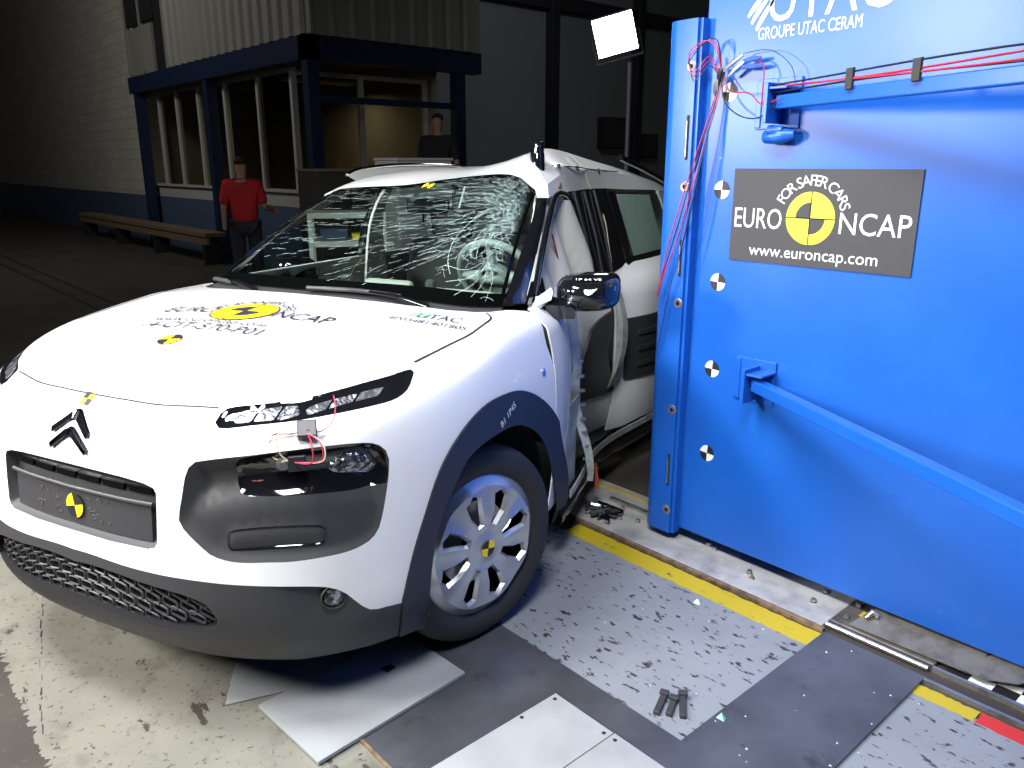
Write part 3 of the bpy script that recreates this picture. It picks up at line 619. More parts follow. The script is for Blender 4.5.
def crack(pts, w0):
    P = [np.array(p) for p in pts]
    for a, b in zip(P[:-1], P[1:]):
        t = b-a; t = t/(np.hypot(*(t*[1.3, .6]))+1e-9); n = np.array([-t[1]*.6/1.3, t[0]*1.3/.6]); n = n/np.hypot(n[0]*1.3, n[1]*.6)*w0/2
        q = [a-n, b-n, b+n, a+n]
        if all(0.01 < x[0] < .99 and .02 < x[1] < .985 for x in q): mb.add([wpt(x[0], x[1], .0012) for x in q], [(0, 1, 2, 3)])
for k in range(110):                                      # radiating streaks, broken into dashes
    a = rng.uniform(2.55, 4.35); r = rng.uniform(.03, .12); L = rng.uniform(.15, .85); p = np.array([cu+.05*rng.normal(), cvv+.12*rng.normal()])
    while r < L:
        st = rng.uniform(.01, .05); a += rng.normal()*.03
        q0 = p+[r*math.cos(a), 1.1*r*math.sin(a)]; q1 = p+[(r+st)*math.cos(a), 1.1*(r+st)*math.sin(a)]
        if rng.random() < .62: crack([q0, q1], rng.uniform(.0002, .0007))
        r += st*1.25
for k in range(560):                                     # crazed zone beside the pillar
    p = np.array([.93-abs(rng.normal())*.09, .66+rng.normal()*.24]); a = rng.uniform(0, 6.3); pts = [p]
    for _ in range(3): a += rng.normal()*.6; p = p+np.array([math.cos(a), 1.6*math.sin(a)])*rng.uniform(.006, .02); pts.append(p)
    crack(pts, rng.uniform(.0003, .0008))
for k in range(140):                                     # loose flecks over the upper glass
    p = np.array([rng.uniform(.04, .9), rng.uniform(.25, .95)]); a = rng.uniform(.2, .55) if p[0] < .45 else rng.uniform(.2, 1.2); L = rng.uniform(.006, .03)
    crack([p, p+[L*math.cos(a), 1.5*L*math.sin(a)]], rng.uniform(.0003, .0008))
for k in range(4):                                       # ring cracks round the steering wheel
    c = np.array([.90+.02*rng.normal(), .40]); r = .06+.035*k; a0 = rng.uniform(1.6, 2.6); a1 = a0+rng.uniform(.8, 1.7)
    crack([c+[r*math.cos(t), 2.0*r*math.sin(t)] for t in np.linspace(a0, a1, 14)], .001)
for a in (3.6, 4.0, 4.4, 4.75, 5.2): crack([np.array([.87, .30])+np.array([r*math.cos(a+.2*math.sin(r*30)), 1.9*r*math.sin(a+.2*math.sin(r*30))]) for r in np.linspace(.01, .15, 8)], .001)
mb.build('crack_web', M['crack'], WS, kind='stuff', label='white cracks and streaks in the windscreen')
mb = MB(); target(mb, lambda x, y: tuple(wpt(.53+x*.75, .935+y*1.6, .003)), (-.015, .0), .026, 0, 1, .4); mb.build('target_sticker', [M['yellow'], M['black']], WS)
# ---- cowl, wipers
mb = MB(); G = []
for i in range(31):
    a = WBc[int(i/30*(NW-1))]; x = a[0]; G.append([(x*1.0, float(a[1])-.105, float(a[2])-.028), (x, a[1]-.05, a[2]-.028), (x, a[1]+.01, a[2]-.006), (x, a[1]+.06, a[2]-.05)])
mb.grid(G).build('cowl_panel', M['plastic'], CAR, 50)
def wiper(u0, u1, v):
    a = [wpt(u0+(u1-u0)*t, v+.012*math.sin(t*3), .012) for t in np.linspace(0, 1, 9)]
    o = MB().tube(a, .009, 6).build('wiper_blade', M['plastic'], CAR, 60)
    p = a[5]; q = ws(u1+.08, -.02)+np.array([0, -.02, -.004]); MB().tube([p, (p+q)/2+[0, -.004, .012], q], [.007, .009, .013], 6).build('wiper_arm', M['gloss'], o, 60)
wiper(.40, .66, -.005); wiper(.05, .22, -.012)
# ---- pillars, roof
def bar(name, P, r, m, parent=CAR, n=10): return MB().tube(crom(np.array(P), 5, False), r, n).build(name, m, parent, 50)
def strip(name, A, B, m, parent=CAR, solid=.012):
    A = crom(np.array(A, float), 5, False); B = crom(np.array(B, float), 5, False); return MB().grid(np.stack([A, (A*.65+B*.35)+np.array([.006*np.sign(A[0][0]), 0, .004]), (A*.35+B*.65)+np.array([.006*np.sign(A[0][0]), 0, .004]), B], 1)).build(name, m, parent, 50, solid)
strip('front_pillar', [(.675, .345, 1.035), (.63, .57, 1.19), (.592, .76, 1.315), (.556, .868, 1.41)], [(.722, .42, 1.035), (.675, .61, 1.178), (.628, .785, 1.303), (.588, .905, 1.402)], M['gloss'])
strip('front_pillar', [(-.685, .345, 1.045), (-.65, .57, 1.18), (-.615, .80, 1.30), (-.58, .965, 1.375)], [(-.745, .47, 1.035), (-.71, .65, 1.16), (-.66, .88, 1.29), (-.61, 1.06, 1.395)], M['gloss'])
RY = [.80, 1.0, 1.2, 1.45, 1.75, 2.1, 2.5, 2.9, 3.15]
EL = spline([(.86, .600), (1.05, .575), (1.3, .535), (1.57, .505), (2.0, .555), (2.47, .600), (3.2, .56)]); ELZ = spline([(.86, 1.388), (1.05, 1.396), (1.3, 1.395), (1.57, 1.399), (2.0, 1.385), (2.47, 1.366), (3.2, 1.25)])
GX = spline([(.86, .50), (1.1, .515), (1.45, .50), (2.0, .54), (2.5, .565), (3.2, .5)]); GZ = spline([(.86, 1.458), (1.1, 1.498), (1.45, 1.49), (2.0, 1.461), (2.5, 1.405), (3.2, 1.28)])
TX = spline([(.86, .44), (1.1, .42), (1.45, .42), (2.0, .48), (2.5, .50), (3.2, .42)]); TZ = spline([(.86, 1.474), (1.0, 1.53), (1.1, 1.560), (1.42, 1.572), (1.7, 1.535), (2.0, 1.496), (2.5, 1.425), (3.2, 1.30)])
CZ = spline([(.765, 1.432), (1.0, 1.472), (1.4, 1.500), (2.0, 1.50), (2.6, 1.45), (3.2, 1.31)]); FYt = np.array([w_ for w_ in WTc])
def fronty(x): return float(np.interp(x, WTc[:, 0], WTc[:, 1]))
def frontz(x): return float(np.interp(x, WTc[:, 0], WTc[:, 2]))
G = []
for j in range(46):
    t = j/45; row = []
    for xi, kind_ in [(-.605, 'er'), (-.575, 'gr'), (-.5, 0), (-.4, 0), (-.3, 0), (-.2, 0), (-.1, 0), (0, 0), (.1, 0), (.2, 0), (.3, 0), (0, 't'), (0, 'g0'), (0, 'g'), (0, 'e')]:
        x0 = xi if not isinstance(kind_, str) or kind_ in ('er', 'gr') else {'t': .40, 'g0': .47, 'g': .50, 'e': .555}[kind_]
        y = fronty(x0)+(3.15-fronty(x0))*t; wr = .0 if t == 0 else .004*math.sin(17*x0+9*y)*max(0, 1-abs(y-1.35)/.6)*(x0 > .1)
        if kind_ == 't': p = (float(TX(y)), y, float(TZ(y)))
        elif kind_ == 'g0': p = (float(TX(y))*.35+float(GX(y))*.65, y, float(TZ(y))*.35+float(GZ(y))*.65-.012*math.exp(-((y-1.3)/.3)**2))
        elif kind_ == 'g': p = (float(GX(y)), y, float(GZ(y)))
        elif kind_ == 'e': p = (float(EL(y)), y, float(ELZ(y)))
        elif kind_ == 'er': p = (-.60-.0, y, float(CZ(y))-.095)
        elif kind_ == 'gr': p = (-.575, y, float(CZ(y))-.06)
        else:
            z = float(CZ(y))-.12*(x0/.575)**2*(x0 < 0)*.45+ (max(0, x0/.42)**2)*(float(TZ(y))-float(CZ(y))); p = (x0, y, z+wr)
        p = np.array(p)
        if t < .12:
            k = 1-t/.12; k = k*k; p = p*(1-k)+np.array([x0, fronty(x0), frontz(x0)])*k
        row.append(p)
    G.append(row)
MB().grid(G).build('roof', M['paint'], CAR, 32, .006)
# peeled roof flap above the pillar
fl = np.array([[(.43, .865, 1.478), (.47, .93, 1.545), (.455, 1.10, 1.562)], [(.50, .84, 1.462), (.53, .92, 1.500), (.52, 1.08, 1.515)], [(.56, .85, 1.415), (.588, .90, 1.435), (.575, 1.06, 1.47)], [(.592, .80, 1.386), (.607, .875, 1.383), (.592, 1.02, 1.405)]])
MB().grid(fl).build('roof_flap', M['paint'], CAR, 20, .004)
# roof bars
bar('roof_bar', [(.522, .955, 1.465), (.518, .955, 1.505), (.512, .965, 1.55), (.507, .985, 1.605)], [.022]*3+[.030]*8+[.027]*3+[.02, .008], M['gloss'], n=12)
bar('roof_bar', [(.50, 2.02, 1.545), (.545, 2.2, 1.500), (.57, 2.6, 1.42), (.56, 3.0, 1.34)], .016, M['gloss'])
rr = bar('roof_bar', [(-.57, 1.10, 1.462), (-.585, 1.24, 1.488), (-.59, 1.6, 1.508), (-.59, 2.2, 1.50), (-.57, 2.8, 1.43)], .010, M['chrome'])
strip('roof_bar_fin', [(-.57, 1.09, 1.462), (-.588, 1.3, 1.488), (-.59, 1.8, 1.50), (-.585, 2.2, 1.49)], [(-.57, 1.2, 1.42), (-.575, 1.4, 1.42), (-.575, 1.8, 1.42), (-.575, 2.2, 1.41)], M['bgwhite'], rr)
MB().tube(crom(np.array([(.44, 1.47, 1.56), (.50, 1.52, 1.48), (.515, 1.56, 1.40), (.60, 1.53, 1.27), (.64, 1.50, 1.14), (.66, 1.5, 1.05)]), 6, False), .0025, 5).build('hanging_wire', M['wwhite'], CAR, 60)
MB().tube(crom(np.array([(.515, 1.0, 1.515), (.50, 1.2, 1.505), (.52, 1.4, 1.498), (.50, 1.6, 1.488), (.53, 1.9, 1.475)]), 6, False), .003, 5).build('roof_wire', M['seam'], CAR, 60)
for y in (1.18, 1.42, 1.68): MB().lathe([(0, .012), (.007, .01), (.010, 0), (.010, -.004)], 10, Matrix.Translation((float(GX(y)), y, float(GZ(y))+.002)) @ Matrix.Rotation(-math.pi/2, 4, 'Y')).build('roof_clip', M['seam'], CAR, 50)
MB().lathe([(0, .01), (.012, .008), (.014, 0)], 10, Matrix.Translation((.587, 1.02, 1.425)) @ Matrix.Rotation(-.3, 4, 'Y')).build('amber_tab', M['rust'], CAR, 50)
# ---- far side (undamaged)
def side_panel(name, y0, y1, z0, z1, s, m, fx, nz=12, ny=12, off=0, solid=.006, parent=CAR, zf=None):
    G = []
    for i in range(ny+1):
        y = y0+(y1-y0)*i/ny; r = []
        for j in range(nz+1):
            a, b = (z0, z1) if zf is None else zf(y)
            z = a+(b-a)*j/nz; r.append((s*(fx(y, z)+off), y, z))
        G.append(r)
    return MB().grid(G).build(name, m, parent, 40, solid)
fR = lambda y, z: float(WZ(z))-(.0 if z < .95 else (z-.95)*.9)-.10*max(0, (y-2.6)/.6)**2
for y0, y1, nm in ((.47, 1.42, 'front_door'), (1.425, 2.30, 'rear_door'), (2.305, 3.2, 'quarter_panel')): side_panel(nm, y0, y1, .26, 1.04, -1, M['paint'], fR)
side_panel('sill', .5, 2.3, .15, .258, -1, M['plastic'], lambda y, z: .80)
MB().add([(-.745, .50, 1.05), (-.70, 1.36, 1.05), (-.615, 1.36, 1.385), (-.62, 1.06, 1.385)], [(0, 1, 2, 3)]).build('door_glass', M['sideglass'], CAR)
MB().add([(-.70, 1.52, 1.05), (-.69, 2.35, 1.06), (-.60, 2.3, 1.37), (-.615, 1.52, 1.385)], [(0, 1, 2, 3)]).build('door_glass', M['sideglass'], CAR)
strip('centre_pillar', [(-.745, 1.36, 1.03), (-.70, 1.36, 1.18), (-.655, 1.38, 1.30), (-.61, 1.40, 1.40)], [(-.745, 1.54, 1.03), (-.70, 1.53, 1.18), (-.655, 1.51, 1.30), (-.61, 1.50, 1.40)], M['gloss'])
strip('centre_pillar_trim', [(-.70, 1.35, .80), (-.67, 1.37, 1.15), (-.63, 1.39, 1.30), (-.58, 1.41, 1.39)], [(-.70, 1.58, .80), (-.67, 1.50, 1.15), (-.63, 1.48, 1.30), (-.58, 1.48, 1.39)], M['trimw'])
strip('rear_pillar', [(-.74, 2.34, 1.03), (-.70, 2.34, 1.18), (-.65, 2.32, 1.30), (-.61, 2.3, 1.38)], [(-.74, 3.15, 1.03), (-.66, 3.05, 1.18), (-.58, 2.95, 1.28), (-.55, 2.85, 1.36)], M['paint'])
# tailgate
G = [[(x, 3.2+.06*math.cos(x*1.6)-.35*max(0, (z-1.0)/.35)**1.3, z) for z in np.linspace(.28, 1.34, 12)] for x in np.linspace(-.76+.0, .76, 13)]
G = [[(p[0]*(1-.28*max(0, (p[2]-1)/.35)), p[1]-.0, p[2]) for p in r] for r in G]
MB().grid(G).build('tailgate', M['paint'], CAR, 40, .01)
# ---- driver side, crushed
fx_door = spline([(.36, .872), (.50, .855), (.64, .815), (.78, .765), (.92, .725), (1.08, .700), (1.25, .690), (1.44, .705)])
fD = lambda y, z: float(fx_door(y))-(float(WZ(.7))-float(WZ(z)))-.9*max(0, z-.97)+.010*math.sin(9*z+7*y)*min(1, max(0, (y-.7)/.3))-.035*math.exp(-((z-.62)/.12)**2)*min(1, max(0, (y-.85)/.3))
zfd = lambda y: (.27-.0*y, 1.03)
DOOR = side_panel('front_door', .372, 1.435, .27, 1.03, 1, M['paint'], fD, 24, 34)
side_panel('door_protector', .98, 1.43, .5, .8, 1, M['plastic'], fD, 8, 14, .012, .012, DOOR, lambda y: (.475+.02*math.sin(8*y), .70+.12*min(1, (y-.98)/.16)+.03*math.sin(5*y)))
fx_rear = spline([(1.44, .712), (1.53, .757), (1.65, .798), (1.85, .838), (2.2, .862), (2.6, .862), (3.2, .76)])
fRD = lambda y, z: float(fx_rear(y))-(float(WZ(.7))-float(WZ(z)))-.9*max(0, z-.97)
RD = side_panel('rear_door', 1.44, 2.3, .24, 1.045, 1, M['paint'], fRD, 16, 20)
side_panel('quarter_panel', 2.305, 3.2, .24, 1.045, 1, M['paint'], fRD, 12, 12)
AP = side_panel('door_protector', 1.49, 2.2, .5, .80, 1, M['plastic'], fRD, 6, 14, .014, .014, RD)
for k, z in enumerate((.565, .645, .725)): side_panel('protector_rib', 1.56, 2.15, z-.012, z+.012, 1, M['plastic'], fRD, 2, 10, .022, .008, RD)
G = []
for j in range(19):
    z = .49+.52*j/18; b = math.sin(math.pi*(j+.6)/19.2)**.7; G.append([(.70, 1.455, z), (.70+.05*b, 1.43, z), (.70+.095*b, 1.37, z), (.70+.085*b, 1.33, z), (.70+.05*b, 1.35, z)])
MB().grid(G).build('door_trailing_edge', M['inner_metal'], CAR, 35, .005)
G = []
for t in np.linspace(0, 1, 22):
    z = 1.0-.79*t; y = .70+.17*t; x = .800+.02*math.sin(t*9)*(t > .3)+.018*t; wd = .014+.018*math.sin(math.pi*min(1, t*1.02))**.6
    if t > .93: wd *= .5
    G.append([(x-.02, y-wd, z), (x+.004, y, z), (x-.008, y+wd, z)])
TORN = MB().grid(G).build('torn_door_edge', M['inner_metal'], CAR, 30, .004)
for k in range(8):
    t = .3+.08*k; z = 1.0-.79*t; y = .70+.17*t; MB().box((.80, y-.02, z-.004), (.825, y-.005, z+.006)).build('torn_tab', M['steel'], TORN)
G = [[(.845-.05*t-.02*math.sin(5*z), .50+.30*t, z) for t in np.linspace(0, 1, 6)] for z in np.linspace(.24, .62, 8)]
MB().grid(G).build('hinge_panel', M['inner_metal'], CAR, 25, .003)
fS = spline([(.50, .815), (.8, .77), (1.1, .715), (1.4, .725), (1.8, .79), (2.3, .815)])
side_panel('sill', .50, 2.3, .13, .255, 1, M['gloss'], lambda y, z: float(fS(y))+.035*math.sin((z-.13)/.125*math.pi)+.008*math.sin(30*y)*math.exp(-((y-1.1)/.3)**2), 8, 40)
side_panel('sill_trim', .62, 2.3, .232, .262, 1, M['inner_metal'], lambda y, z: float(fS(y))+.030, 2, 30, .004)
MB().tube([(.80, .98, .23), (.80, 1.0, .17), (.795, 1.0, .12)], [.006, .01, .008], 6).build('torn_trim', M['hazard'], CAR, 60)
MB().tube([(.805, .97, .25), (.80, 1.0, .215)], [.004, .007], 6).build('torn_trim', M['rust'], CAR, 60)
# driver window frames, glass, airbag
def quadgrid(name, c, m, solid=.01, bulge=.0, smooth=40, parent=CAR, n=8):
    c = [np.array(p, float) for p in c]; G = [[(c[0]*(1-u)+c[1]*u)*(1-v)+(c[3]*(1-u)+c[2]*u)*v+np.array([bulge*4*u*(1-u), 0, 0])*math.sin(math.pi*v) for v in np.linspace(0, 1, n)] for u in np.linspace(0, 1, n)]
    return MB().grid(G).build(name, m, parent, smooth, solid)
quadgrid('centre_pillar', [(.655, 1.21, 1.02), (.68, 1.68, 1.03), (.560, 1.66, 1.40), (.555, 1.20, 1.397)], M['gloss'], .03)
for y, x in ((1.25, .652), (1.36, .655), (1.47, .66)): MB().tube([(x+.012, y, 1.02), (x-.03, y+.0, 1.2), (x-.092, y, 1.395)], .007, 6).build('pillar_rib', M['plastic'], CAR, 60)
bar('door_frame', [(.722, .50, 1.05), (.682, .65, 1.19), (.638, .82, 1.325), (.604, .95, 1.388), (.575, 1.12, 1.385), (.585, 1.19, 1.33), (.62, 1.21, 1.18), (.655, 1.22, 1.03)], .013, M['gloss'])
quadgrid('quarter_sail', [(.728, .43, 1.03), (.728, .60, 1.03), (.70, .62, 1.10), (.705, .53, 1.10)], M['gloss'], .012)
quadgrid('door_glass', [(.68, 1.69, 1.05), (.735, 2.4, 1.06), (.612, 2.36, 1.365), (.572, 1.68, 1.385)], M['sideglass'], .004, .01)
quadgrid('window_surround', [(.69, 1.66, 1.025), (.745, 2.45, 1.035), (.735, 2.43, 1.075), (.68, 1.66, 1.07)], M['gloss'], .012)
quadgrid('window_surround', [(.69, 1.66, 1.03), (.675, 1.78, 1.06), (.59, 1.70, 1.385), (.575, 1.64, 1.385)], M['gloss'], .012)
quadgrid('rear_pillar', [(.74, 2.4, 1.03), (.70, 3.15, 1.03), (.55, 2.85, 1.34), (.61, 2.36, 1.37)], M['paint'], .012)
G = [[(.575+.10*(1-v)+.022*math.sin(20*u+4*v)-.03*math.sin(math.pi*u), .52+.72*u-.16*u*(1-v)*0+.0*v, .97+.41*v-.02*math.sin(9*u)) for v in np.linspace(0, 1, 10)] for u in np.linspace(0, 1, 40)]
G = [[(x, min(y, 1.22) if y > 1.22 else max(y, .52+.40*(z-.97)/.41), z) for x, y, z in r] for r in G]
MB().grid(G).build('airbag_curtain', M['bag'], CAR, 60, .01)
quadgrid('airbag_curtain', [(.655, 1.74, 1.06), (.70, 2.2, 1.06), (.595, 2.25, 1.35), (.555, 1.72, 1.37)], M['bag'], .008, .0)
MB().tube([(.63, .86, 1.24), (.625, .93, 1.14), (.63, .97, 1.08)], .004, 5).build('airbag_tether', M['hazard'], CAR, 60)
quadgrid('seat_belt', [(.60, 1.02, 1.06), (.595, 1.20, 1.15), (.60, 1.20, 1.19), (.60, 1.02, 1.09)], M['black'], .004)
MB().lathe([(0, .01), (.02, .008), (.024, 0)], 14, Matrix.Translation((.60, .93, 1.345))).build('airbag_tag', M['yellow'] if 0 else M['bag'], CAR, 50)
# ---- door mirrors
def mirror(s, loc, yaw, lettering):
    MM = Matrix.Translation(loc) @ Matrix.Rotation(yaw, 4, 'Z'); prof = []
    G = []
    for i in range(13):                                   # depth sections from glass (back) to nose
        t = i/12; sc = (1-t**2.6)**.5 if t < 1 else .02; d = .075-.15*t; row = []
        for k in range(25):
            a = 2*math.pi*k/24; ex = .55
            row.append(MM @ Vector((.118*sc*np.sign(math.cos(a))*abs(math.cos(a))**ex+.0, d, .070*sc*np.sign(math.sin(a))*abs(math.sin(a))**ex+.012*math.cos(a)*sc*s)))
        G.append(row)
    mb = MB().grid(G); o = mb.build('door_mirror', M['gloss'], CAR, 45)
    MB().add([MM @ Vector((.108*np.sign(math.cos(a))*abs(math.cos(a))**.55, .074, .062*np.sign(math.sin(a))*abs(math.sin(a))**.55)) for a in np.linspace(0, 2*math.pi, 24, endpoint=False)], [tuple(range(24))]).build('mirror_glass', M['chrome'], o)
    return o, MM
mo, MM = mirror(1, (.905, .565, 1.062), R_(20), True)
strip('mirror_foot', [(.735, .52, 1.065), (.79, .50, 1.055), (.86, .53, 1.04)], [(.735, .55, 1.00), (.80, .53, .995), (.86, .55, 1.0)], M['gloss'], mo, .05)
strip('mirror_foot', [(.725, .50, 1.05), (.76, .46, 1.06), (.80, .47, 1.09)], [(.725, .47, 1.02), (.765, .43, 1.03), (.81, .45, 1.05)], M['paint'], mo, .02)
mb = MB()
put_text(mb, '1P 64 VE', .026, lambda u, v: tuple(MM @ Vector((u, -.052-.0, .052+v*.6))) if 0 else tuple(MM @ Vector((u, -.045+v*.6, .058+v*.35))), (0, 0)); mb.build('mirror_lettering', M['white'], mo)
mo2, MM2 = mirror(-1, (-.83, 1.02, .99), R_(80), False); strip('mirror_foot', [(-.76, .80, 1.0), (-.80, .82, 1.0), (-.82, .88, 1.0)], [(-.76, .82, .94), (-.80, .84, .94), (-.82, .90, .95)], M['gloss'], mo2, .05)
# ---- interior
mb = MB(); prof = [(.30, 1.02), (.38, 1.035), (.55, 1.03), (.66, 1.005), (.70, .95), (.69, .80), (.60, .60)]
mb.grid([[(x, y+.03*abs(x), z-.02*abs(x)) for y, z in prof] for x in np.linspace(-.66, .64, 14)]); mb.build('dashboard', M['dark'], CAR, 40, .01)
def rbox(name, c, h, m, rx=0, bev=.02, parent=CAR):
    Q = Matrix.Translation(c) @ Matrix.Rotation(rx, 4, 'X'); return MB().box([-a for a in h], h, M=Q).build(name, m, parent, bevel=bev)
rbox('glove_box_lid', (-.09, .74, .995), (.125, .02, .035), M['beige']); rbox('glove_box_recess', (-.06, .718, .985), (.055, .008, .018), M['dark'])
rbox('dash_trim', (.27, .76, .985), (.15, .02, .022), M['beige']); rbox('dash_trim', (.105, .77, 1.0), (.025, .02, .04), M['seatm'])
c0 = Vector((.345, .93, 1.045)); Q = Matrix.Translation(c0) @ Matrix.Rotation(R_(-62), 4, 'X')
STW = MB().tube([Q @ Vector((.180*math.cos(a), .170*math.sin(a), 0)) for a in np.linspace(0, 2*math.pi, 36, endpoint=False)], .017, 8, True).build('steering_wheel', M['wheelgrey'], CAR, 60)
MB().tube([Q @ Vector((-.17, 0, 0)), Q @ Vector((-.08, -.01, -.02)), Q @ Vector((.08, -.01, -.02)), Q @ Vector((.17, 0, 0))], [.014, .03, .03, .014], 8).tube([Q @ Vector((0, 0, -.02)), Q @ Vector((0, -.17, 0))], [.03, .013], 8).build('wheel_spoke', M['wheelgrey'], STW, 50)
MB().lathe([(0, .03), (.05, .026), (.075, .0), (.07, -.05)], 20, Q @ Matrix.Rotation(-math.pi/2, 4, 'Y')).build('horn_pad', M['wheelgrey'], STW, 50)
MB().tube([Q @ Vector((.03, .02, .03)), Q @ Vector((.09, .05, .04)), Q @ Vector((.10, .12, .03))], [.03, .045, .02], 8).build('airbag_flap', M['hazard'], STW, 60)
for x in (-.36, .30):
    st = rbox('seat', (x, 1.35, .48), (.24, .26, .09), M['seatm'], 0, .05); rbox('seat_back', (x, 1.62, .80), (.23, .07, .32), M['seatm'], R_(-14), .05, st); rbox('headrest', (x, 1.74, 1.20), (.12, .05, .08), M['seatm'], R_(-10), .035, st)
rbox('rear_bench', (-.03, 2.35, .72), (.6, .09, .38), M['seatm'], R_(-12), .05)
rbox('rear_view_mirror', (0, .93, 1.335), (.11, .012, .03), M['dark'], 0, .01)
# ------------------------------------------------------------------ pole barrier (world frame)
BAR = thing('pole_barrier', 'blue steel crash barrier wall with rounded pole edge beside the car', 'barrier', (0, 0, 0))
YW = 1.28; YP = 1.23
MB().box((.775, YW, .065), (4.2, YW+.30, 3.0)).build('barrier_wall', M['blue'], BAR, bevel=.004)
mb = MB(); prof = [(.772, YP), (.685, YP)]+[(.685-.052*math.sin(a), YP+.052-.052*math.cos(a)) for a in np.linspace(.2, math.pi/2, 6)]+[(.633, YP+.20)]+[(.685-.052*math.cos(a), YP+.20+.052*math.sin(a)) for a in np.linspace(.2, math.pi/2, 5)]+[(.772, YP+.252)]
mb.prism(prof, lambda u, v, t: (u, v, t), .05, 2.0); mb.build('pole', M['blue'], BAR, 30)
MB().box((.772, YP+.012, .05), (.785, YW, 2.0)).build('pole_flange', M['blue'], BAR)
MB().box((.70, YW-.01, 2.0), (.82, YW+.2, 2.06)).build('pole_cap', M['steel'], BAR) if 0 else None
def face(Q, y): return lambda u, v: (Q[0]+u, y, Q[1]+v)
RY90 = Matrix.Rotation(-math.pi/2, 4, 'Z')
for z in (1.844, 1.432, 1.001, .577, .149):
    bo = MB().lathe([(.008, .002), (.008, .001), (.017, .002), (.020, .0), (.020, -.004)], 18, Matrix.Translation((.753, YP, z)) @ RY90).build('bolt_hole', M['bluedark'], BAR, 40)
    MB().lathe([(0, .0012), (.008, .0012), (.0085, -.002)], 12, Matrix.Translation((.753, YP, z)) @ RY90).build('hole_centre', M['dark'], bo)
for z0, z1 in ((1.527, 1.681), (1.104, 1.241), (.256, .392)):
    MB().box((.748, YP-.004, z0), (.759, YP+.01, z1)).build('slot', M['under'], BAR, bevel=.003)
    MB().tube([(.753, YP-.006, z0+.01), (.753, YP-.006, z1-.02)], .003, 6).build('slot_rod', M['steel'], BAR, 60)
for x, z in ((.886, 1.753), (.881, 1.423), (.891, 1.093), (.892, .762), (.896, .423)):
    mb = MB(); target(mb, face((x, z), YW-.0015), (0, 0), .032, 0, 1, R_(-3)); mb.build('target_sticker', [M['white'], M['black']], BAR)
# braces leaving the wall
def brace(z, top, ue):
    x0 = 1.06; A = np.array([1.115, YW-.055, z]); u = ue; n = np.array([-ue[1], ue[0], 0]); h = .021
    mb = MB(); L = 2.1
    V = [A+u*t+n*a+np.array([0, 0, b]) for t in (0, L) for a, b in ((-h, -h), (h, -h), (h, h), (-h, h))]
    mb.add(V, [(0, 1, 2, 3), (7, 6, 5, 4), (0, 4, 5, 1), (1, 5, 6, 2), (2, 6, 7, 3), (3, 7, 4, 0)]); mb.build('brace', M['blue'], BAR, bevel=.004)
    MB().box((1.0, YW-.012, z-.075), (1.02, YW, z+.075)).box((1.0, YW-.008, z-.08), (1.16, YW, z+.08)).build('bracket_plate', M['blue'], BAR, bevel=.002)
    MB().box((1.085, YW-.105, z-.065), (1.098, YW, z+.06)).build('bracket_lug', M['blue'], BAR, bevel=.002)
    MB().box((1.098, YW-.10, z+.038), (1.16, YW, z+.046)).build('bracket_lug', M['blue'], BAR, bevel=.002)
    MB().lathe([(0, .014), (.012, .016), (.016, .012), (.016, 0), (.024, 0)], 6, Matrix.Translation((1.052, YW-.008, z)) @ RY90).build('bolt', M['steel'], BAR)
    e = A+u*L; MB().box((e[0]-.05, e[1]-.05, 0), (e[0]+.05, e[1]+.05, z+.06)).build('brace_post', M['blue'], BAR, bevel=.004)
UL = np.array([.887, -.462, 0]); UU = np.array([.962, -.274, .014]); brace(.755, 0, UL); brace(1.705, 1, UU)
MB().tube([(1.06, YW-.03, 1.60), (1.12, YW-.045, 1.60), (1.16, YW-.03, 1.605)], [.022, .026, .016], 10).build('bracket_pin', M['blue'], BAR, 60)
MB().lathe([(0, .03), (.012, .03), (.014, .02), (.016, 0), (.016, -.02)], 12, Matrix.Translation((1.10, YW-.05, 1.62))).build('bracket_eye', M['blue'], BAR, 50)
# scuffs
# wall lettering
FW = lambda u, v: (u, YW-.0015, v)
mb = MB(); put_text(mb, 'GROUPE UTAC CERAM', .054, FW, (1.158, 1.926), width=.352); mb.build('wall_lettering', M['signwhite'], BAR)
mb = MB(); put_text(mb, 'UTAC', .20, FW, (1.215, 2.02), width=.40); mb.build('wall_lettering', M['signwhite'], BAR)
for k, (a0, a1, x) in enumerate(((0, 1, .938), (0, 1, .952), (0, 1, .972))):
    mb = MB(); P = [(x+.05*t+.02*t*t, 1.985-.022*k+(.075+.012*k)*t) for t in np.linspace(0, 1, 7)]; V = []; F = []
    for i, (u, v) in enumerate(P):
        wv = .010*math.sin(math.pi*(.15+.85*i/6))+.002; V += [FW(u-wv*.5, v+wv*.5), FW(u+wv*.5, v-wv*.5)]
    for i in range(6): F.append((2*i, 2*i+1, 2*i+3, 2*i+2))
    mb.add(V, F); mb.build('wall_logo_stroke', M['signwhite'], BAR)
